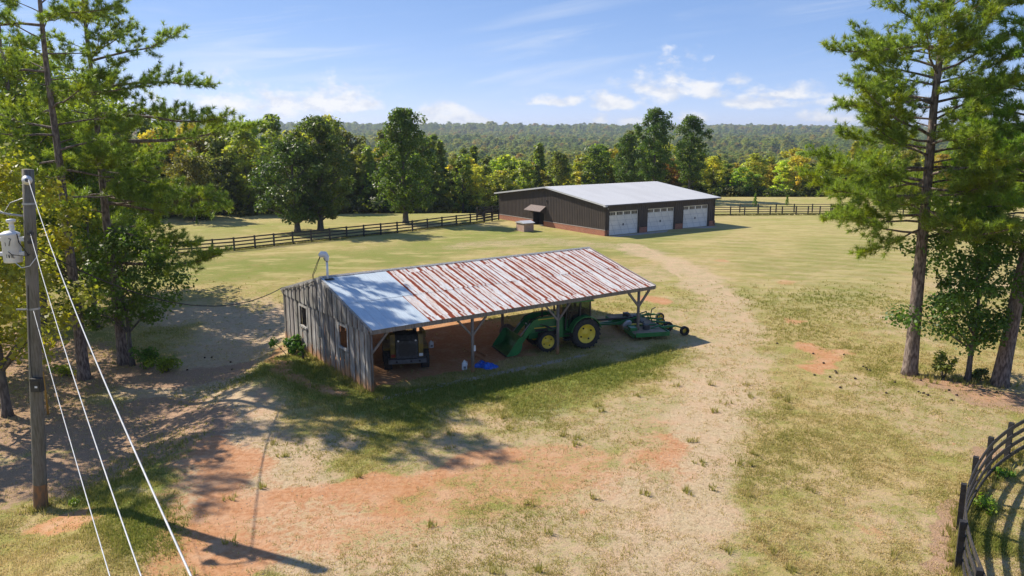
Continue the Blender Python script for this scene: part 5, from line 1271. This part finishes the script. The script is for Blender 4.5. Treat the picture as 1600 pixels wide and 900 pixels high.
# ------------------------------------------------------------------ batwing mower behind it
mw = thing('rotary_mower', 'wide dusty green pull behind mower with small yellow wheels at the shed right end', 'mower', (7.0, 42.75, 0), R(193))
Mw = lambda n, mb, m, sm=False: mb.build(n, m, mw, sm)
b = MB(); b.prism([(-1.1, .30), (1.05, .30), (1.05, .46), (.3, .52), (-.8, .52), (-1.1, .44)], 1, -.78, .78); Mw('centre_deck', b, 'deck_dust')
for sd in (1, -1):
    b = MB(); o0 = sorted((sd * .80, sd * 2.25))
    b.prism([(-1.0, .26), (.85, .26), (.95, .40), (.85, .44), (-.9, .44), (-1.0, .38)], 1, *o0); Mw('wing_deck', b, 'deck_dust')
    b = MB(); ya, yb = sorted((sd * 2.25, sd * 2.29)); b.box(-1.02, .9, ya, yb, .22, .45); Mw('wing_skirt', b, 'green_paint')
    b = MB(); b.box(-1.06, -1.003, *o0, .22, .46); b.box(.96, 1.0, *o0, .2, .42); Mw('wing_edge', b, 'green_paint')
    b = MB(); b.cyl((-.9, sd * .79, .5), (.85, sd * .79, .5), .035, 8); Mw('hinge', b, 'green_paint')
    b = MB(); b.cyl((0, sd * 1.5, .44), (0, sd * 1.5, .62), .20, 14); b.box(-.15, .15, *sorted((sd * 1.35, sd * 1.65)), .62, .70); Mw('gearbox', b, 'dark_steel')
    b = MB(); b.cyl((0, sd * .2, .72), (0, sd * 1.4, .66), .05, 8); Mw('drive_shaft', b, 'black_plastic')
    b = MB(); b.beam((-.9, sd * 1.45, .50), (-1.75, sd * 1.45, .52), .10, .10); b.beam((-1.75, sd * 1.45, .52), (-2.15, sd * 1.55, .40), .07, .07); b.cyl((-.3, sd * 1.45, .46), (-.9, sd * 1.45, .62), .04, 8); Mw('wheel_arm', b, 'green_paint')
    wheel(mw, (-2.2, sd * 1.68, .27), .27, .20, .15, sd, lug=False)
    wheel(mw, (-1.75, sd * .55, .27), .27, .20, .15, sd, lug=False)
    b = MB(); b.beam((-.8, sd * .4, .60), (-1.75, sd * .42, .45), .10, .09); Mw('wheel_arm', b, 'green_paint')
    b = MB(); b.prism([(.2, .46), (1.3, .50), (1.35, .60), (.5, .78), (.2, .62)], 1, sd * .30 - .03, sd * .30 + .03); Mw('hitch_plate', b, 'green_paint')
b = MB(); b.box(-.35, .35, -.35, .35, .52, .60); b.cyl((0, 0, .6), (0, 0, .88), .17, 14); b.box(-.18, .30, -.16, .16, .66, .84); Mw('gearbox', b, 'dark_steel')
b = MB(); b.beam((1.0, .3, .52), (2.5, .04, .50), .09, .10); b.beam((1.0, -.3, .52), (2.5, -.04, .50), .09, .10); b.box(2.45, 2.8, -.05, .05, .45, .53); Mw('tongue', b, 'green_paint')
b = MB(); b.cyl((.3, 0, .76), (2.6, 0, .72), .055, 8); Mw('drive_shaft', b, 'black_plastic')
b = MB(); b.beam((1.05, .2, .55), (-.7, .2, 1.02), .05, .06); b.beam((1.05, -.2, .55), (-.7, -.2, 1.02), .05, .06); b.beam((-.7, .2, 1.02), (-.9, .2, .50), .05, .06); b.beam((-.7, -.2, 1.02), (-.9, -.2, .50), .05, .06); Mw('levelling_frame', b, 'green_paint')
b = MB(); b.prism([(.55, .53), (1.05, .47), (1.05, .50), (.75, .72), (.55, .74)], 1, .45, .76); Mw('guard', b, 'steel_grey')
b = MB(); b.box(.6, .95, 1.2, 1.7, .441, .60); Mw('wing_box', b, 'green_paint')
b = MB(); b.box(-.2, .6, .55, .76, .53, .56); Mw('pale_board', b, 'yellow_paint')
b = MB(); b.tube([(-1.2, -.8, .5), (-1.3, -.8, 1.0), (-1.5, -.75, 1.1)], .03, 6); Mw('jack_handle', b, 'dark_steel')

# ------------------------------------------------------------------ skid loader
sk = thing('skid_loader', 'black and ochre wheeled skid loader parked behind the plank wall', 'loader', (-5.15, 36.2, 0), R(12))
sk.scale = (1.12, 1.12, 1.1)
K = lambda n, mb, m, sm=False: mb.build(n, m, sk, sm)
for sd in (1, -1):
    for y in (-.62, .62):
        wheel(sk, (sd * .76, y, .42), .42, .31, .21, sd, rot=R(90) if False else 0, mat_rim='ochre_paint', lugs=14) if False else None
def wheel_x(parent, c, R_, w, rim_r, side, mat_rim):
    r = thing  # wheels whose axle lies across x
    b = MB(); hw = w / 2; M = Matrix.Translation(c)
    b.lathe([(-hw * .78, rim_r), (-hw, rim_r * 1.15), (-hw, R_ * .86), (-hw * .8, R_ * .95), (hw * .8, R_ * .95), (hw, R_ * .86), (hw, rim_r * 1.15), (hw * .78, rim_r)], 28, M)
    for k in range(16):
        for s2 in (-1, 1):
            a0 = 2 * math.pi * (k + (.5 if s2 > 0 else 0)) / 16; a1 = a0 + .2; vs = []
            for (xx, aa) in ((s2 * hw * 1.01, a0), (s2 * hw * .02, a1)):
                for dr in (R_ * .88, R_):
                    for da in (0, .16): vs.append(M @ Vector((xx, dr * math.cos(aa + da), dr * math.sin(aa + da))))
            b.add(vs, [(0, 1, 3, 2), (4, 6, 7, 5), (2, 3, 7, 6), (0, 2, 6, 4), (1, 5, 7, 3)])
    ty = b.build('wheel', 'black_rubber', parent)
    b = MB(); s = side; b.lathe([(s * hw * .8, rim_r * 1.02), (s * hw * .4, rim_r * .8), (s * hw * .5, rim_r * .3), (s * hw * .55, 0)], 20, M); b.build('rim', mat_rim, ty, True, fixn=False)
for sd in (1, -1):
    for y in (-.58, .60): wheel_x(sk, (sd * .78, y, .42), .42, .32, .21, sd, 'ochre_paint')
b = MB(); b.prism([(-.95, .30), (1.1, .30), (1.1, .75), (.5, .95), (-1.0, .95)], 0, -.55, .55); K('chassis', b, 'ochre_paint')
b = MB(); b.prism([(-1.18, .62), (-1.02, .55), (-.3, .95), (-.35, 1.62), (-.9, 1.55), (-1.12, 1.35)], 0, -.46, .46); K('engine_hood', b, 'dark_steel')
b = MB(); b.box(-.34, .34, -1.185, -1.17, .72, 1.25); 
for k in range(6): b.box(-.30, .30, -1.20, -1.186, .78 + k * .08, .81 + k * .08)
K('rear_grille', b, 'black_plastic')
b = MB(); b.prism([(-1.30, .42), (-1.0, .42), (-1.0, .62), (-1.30, .60)], 0, -.78, .78); K('bumper', b, 'steel_grey').color = (.28, .30, .33, 1)
b = MB()
for x in (-.45, .15, .5): b.cyl((x, -1.312, .51), (x, -1.299, .51), .045, 8)
K('bumper_holes', b, 'opening')
for sd in (1, -1):
    b = MB(); b.box(*sorted((sd * .50, sd * .66)), -1.1, -1.0, .66, .78); K('tail_light', b, simple('red_lens', (.30, .02, .015), (.25, .02, .015), rough=.3) if sd < 0 else 'white_paint')
    b = MB(); b.prism([(-1.05, .60), (-.55, .60), (-.45, 1.45), (-.6, 1.62), (-.95, 1.60), (-1.08, 1.2)], 0, *sorted((sd * .48, sd * .68))); K('rear_tower', b, 'ochre_paint')
    b = MB(); b.prism([(-.85, 1.42), (-.70, 1.64), (.9, 1.42), (1.35, .70), (1.35, .35), (1.2, .35), (1.15, .70), (.8, 1.22), (-.4, 1.38)], 0, *sorted((sd * .70, sd * .82))); K('lift_arm', b, 'ochre_paint')
    b = MB(); b.cyl((sd * .60, -.8, .9), (sd * .62, -.1, 1.35), .045, 8); K('lift_cylinder', b, 'steel_grey')
    b = MB(); b.prism([(-.6, .84), (1.1, .80), (1.15, .88), (-.6, .92)], 0, *sorted((sd * .56, sd * .95))); K('fender', b, 'ochre_paint')
b = MB()
for x, y in ((-.44, -.42), (.44, -.42), (-.44, .78), (.44, .78)): b.beam((x, y, .95), (x * .96, y, 2.02), .08, .08)
b.box(-.50, .50, -.5, .85, 2.02, 2.10); K('cab_frame', b, 'black_plastic')
b = MB(); b.box(-.42, .42, -.43, -.42, 1.62, 2.0); b.box(-.45, -.44, -.4, .75, 1.2, 2.0); b.box(.44, .45, -.4, .75, 1.2, 2.0); K('cab_screen', b, 'glass')
b = MB(); b.prism([(1.3, .04), (1.95, .04), (1.98, .08), (1.45, .25), (1.36, .62), (1.28, .62)], 0, -.9, .9); K('bucket', b, 'dark_steel')
b = MB(); b.cyl((.36, -1.19, 1.38), (.36, -1.17, 1.38), .04, 8); b.cyl((-.36, -1.19, 1.38), (-.36, -1.17, 1.38), .04, 8); K('work_light', b, 'white_paint')

# ------------------------------------------------------------------ small things under and round the shed
def jug(label, x, y, s=1., rz=0.):
    r = thing('plastic_jug', label, 'jug', (x, y, 0), rz)
    b = MB(); b.prism([(-.11, -.09), (.11, -.09), (.13, 0), (.11, .09), (-.11, .09), (-.13, 0)], 2, .0, .26 * s); b.add([(-.11, -.09, .26 * s), (.11, -.09, .26 * s), (.11, .09, .26 * s), (-.11, .09, .26 * s), (-.04, -.04, .36 * s), (.04, -.04, .36 * s), (.04, .04, .36 * s), (-.04, .04, .36 * s)], [(0, 1, 5, 4), (1, 2, 6, 5), (2, 3, 7, 6), (3, 0, 4, 7), (4, 5, 6, 7)])
    b.build('bottle', 'white_paint', r); MB().cyl((0, 0, .35 * s), (0, 0, .40 * s), .035, 10).build('cap', 'white_paint', r)
    MB().tube([(.05, 0, .33 * s), (.13, 0, .32 * s), (.14, 0, .2 * s), (.12, 0, .15 * s)], .015, 6).build('handle', 'white_paint', r)
    MB().box(-.06, .06, -.096, -.091, .07, .17).build('label', 'steel_grey', r).color = (.5, .5, .55, 1)
jug('big white plastic jug standing left of the second front shed post', -2.25, 35.35, 1.15, .2)
jug('small white jug at the foot of the middle row shed post by the loader', -4.22, 39.15, .95, .5)
rt = np.random.default_rng(8)
def tarp():
    n = 22; u = np.linspace(-1, 1, n); U_, V_ = np.meshgrid(u, u); r = np.hypot(U_, V_); th = np.arctan2(V_, U_)
    k = np.minimum(1, 1 / np.maximum(np.maximum(abs(U_), abs(V_)), 1e-6)); ed = np.maximum(abs(U_), abs(V_))
    x = U_ * .52 * (1 + .18 * np.sin(3 * th + 1)); y = V_ * .34 * (1 + .2 * np.sin(4 * th)); z = np.clip(1 - ed ** 2, 0, 1) ** .6 * .17 * (1 + .5 * np.sin(7 * U_ + 3 * V_) * np.cos(5 * V_)) * (1 - .4 * U_) + .02 + .03 * (fbm(U_ * 3, V_ * 3, 1, 3, 4) - .5)
    z = np.where(ed > .95, .004, np.maximum(z, .01))
    b = MB(); b.add([(float(a), float(c), float(d)) for a, c, d in zip(x.ravel(), y.ravel(), z.ravel())], [(j * n + i, j * n + i + 1, (j + 1) * n + i + 1, (j + 1) * n + i) for j in range(n - 1) for i in range(n - 1)])
    o = b.build('tarp', 'tarp', None, True); o.location = (-1.25, 35.75, 0); o.rotation_euler = (0, 0, -.35); tag(o, 'crumpled bright blue tarp on the ground right of a shed post', 'tarp')
tarp()
def plk(label, p, q, w=.22, h=.04, name='loose_plank'):
    o = MB().beam((p[0], p[1], h / 2 + .003 + p[2]), (q[0], q[1], h / 2 + .003 + q[2]), w, h).build(name, 'wood', None); o.color = (1.2, .95, .75, 1); tag(o, label, 'plank')
plk('long loose plank lying on the clay between the first and second shed posts', (-2.4, 38.9, 0), (-1.2, 36.7, 0))
plk('second loose plank crossing the clay beside the long one', (-2.0, 38.95, 0), (-1.25, 37.6, 0), .16)
plk('short pale wood scrap on the clay behind the shed corner post', (-5.95, 33.25, 0), (-5.2, 33.1, 0), .15)
plk('tiny pale wood scrap beside the short one behind the shed corner post', (-5.5, 33.45, 0), (-5.05, 33.35, 0), .08)
br = thing('cable_spool', 'old wood and iron reel standing behind the loader bucket', 'reel', (-.2, 40.7, 0), R(20))
for y in (-.25, .25): MB().lathe([(-.02, .0), (-.02, .42), (.02, .42), (.02, .0)], 20, Matrix.Translation((0, y, .42)) @ Matrix.Rotation(R(90), 4, 'Z')).build('flange', 'post', br)
MB().cyl((0, -.23, .42), (0, .23, .42), .18, 14).build('core', 'beam', br)
sb = MB().box(-.05, .05, -.03, .0, 1.0, 1.28).build('switch_box', 'white_paint', shed); sb.location = (5.25, -.22, 0)
# pine cones under the right pine, clods and small stones
cm_ = MB(); cm_.lathe([(0, .0), (.0, .035), (.03, .05), (.07, .045), (.11, .02), (.12, 0)], 7); cone_me = cm_.mesh('pine_cone'); cone_me.materials.append(MAT['cone'])
for i in range(34):
    a_ = rt.random() * 6.28
    if i < 14: x, y = 15.3 + rt.normal() * 1.0, 36.5 + rt.normal() * 1.6
    elif i < 26: x, y = 18.2 + rt.normal() * 1.4, 32.2 + rt.normal() * 1.0
    else: x, y = -14.0 + rt.normal() * 1.8, 39 + rt.normal() * 1.3
    o = bpy.data.objects.new('pine_cone', cone_me); COL.objects.link(o); o.location = (x, y, TZ(x, y) + .04); o.rotation_euler = (0, rt.random() * .3, a_)
    tag(o, 'dark fallen pine cone on the ' + ('bare red patch in the right lawn' if i < 14 else 'littered ground around the big right pine' if i < 26 else 'sandy ground behind the left shrubs'), 'pine cone', 'fallen pine cones' + (' on the red patch' if i < 14 else ' round the right pine' if i < 26 else ' behind the left shrubs'))
def gravel():
    rg = np.random.default_rng(9); N = 26000
    y = 15.5 + 34 * rg.random(N) ** 1.6; x = (rg.random(N) * 2 - 1) * (y * .68)
    ba, ta, li, gn, gv = masks(x, y); k = rg.random(N) < np.clip(ta * .28 + ba * .15 + gv * .9 + li * .3, 0, 1); x, y = x[k], y[k]; n = len(x); z = terrain(x, y)
    base = np.array([(1, 0, 0), (0, 1, 0), (-1, 0, 0), (0, -1, 0), (0, 0, .8)]); F_ = [(0, 1, 4), (1, 2, 4), (2, 3, 4), (3, 0, 4)]
    s = (.010 + .022 * rg.random((n, 1, 1)) ** 2); a = rg.random(n) * 6.28
    B = base[None] * (.7 + .6 * rg.random((n, 5, 3))) * s; X_ = B[..., 0] * np.cos(a)[:, None] - B[..., 1] * np.sin(a)[:, None]; Y_ = B[..., 0] * np.sin(a)[:, None] + B[..., 1] * np.cos(a)[:, None]
    V = np.stack([X_ + x[:, None], Y_ + y[:, None], B[..., 2] + z[:, None] - .002], -1)
    T_ = np.stack([V[:, f, :] for f in F_], 1).reshape(-1, 3, 3)
    o = link('gravel', npmesh('gravel', T_, 3, 'rock'), None); tag(o, 'small stones and clods strewn over the worn drive', 'gravel', kind='stuff')
gravel()
# pale water tower and roofs on the skyline hill
hx, hy = -87., 2900.; hz = TZ(hx, hy) + 12
wt = thing('water_tower', 'tiny distant tower standing over the woods on the skyline', 'tower', (hx, hy, hz), 0)
MB().cyl((0, 0, -14), (0, 0, 10), 1.6, 8).build('stem', 'steel_grey', wt); MB().tube([(0, 0, 9), (0, 0, 12), (0, 0, 16), (0, 0, 19)], [2, 7, 7, 2], 12).build('tank', 'steel_grey', wt)
bl = thing('distant_building', 'small pale building on the skyline beside the distant tower', 'building', (hx + 32, hy, hz), 0)
MB().box(-24, 24, -6, 6, -14, 3.5).build('wall', 'concrete', bl); MB().prism([(-7, 3.5), (7, 3.5), (0, 6)], 0, -25, 25).build('roof', 'barn_roof', bl)

# ------------------------------------------------------------------ the air
HZ = MB().box(-4700, 4700, -430, 5600, -70, 75).build('haze', None, None); HZ.data.materials.clear()
hm = bpy.data.materials.new('haze_air'); hm.use_nodes = True; ht = hm.node_tree; ht.nodes.clear()
pv = ht.nodes.new('ShaderNodeVolumePrincipled'); pv.inputs['Density'].default_value = .00014; pv.inputs['Color'].default_value = (.72, .82, 1, 1); pv.inputs['Anisotropy'].default_value = .3
ho = ht.nodes.new('ShaderNodeOutputMaterial'); ht.links.new(pv.outputs[0], ho.inputs['Volume']); HZ.data.materials.append(hm); HZ['kind'] = 'stuff'; HZ['label'] = 'thin blue summer haze over the far woods'

# things that would read alike are told apart by their order from left to right
from collections import defaultdict
_by = defaultdict(list)
for o in COL.objects:
    if o.parent is None and 'label' in o and o.get('group') and 'cone' not in o['label']: _by[o['label']].append(o)
_w = {2: ['left', 'right'], 3: ['left', 'middle', 'right'], 4: ['leftmost', 'second', 'third', 'rightmost'], 5: ['leftmost', 'second', 'middle', 'fourth', 'rightmost']}
for lb, os_ in _by.items():
    if 1 < len(os_) <= 5:
        os_.sort(key=lambda o: o.location.x / max(o.location.y, 1))
        for wd, o in zip(_w[len(os_)], os_): o['label'] = wd + ' ' + lb
for o in COL.objects:
    if o.parent is None and len(str(o.get('label', '')).split()) > 16: print('LONG', len(o['label'].split()), o['label'])
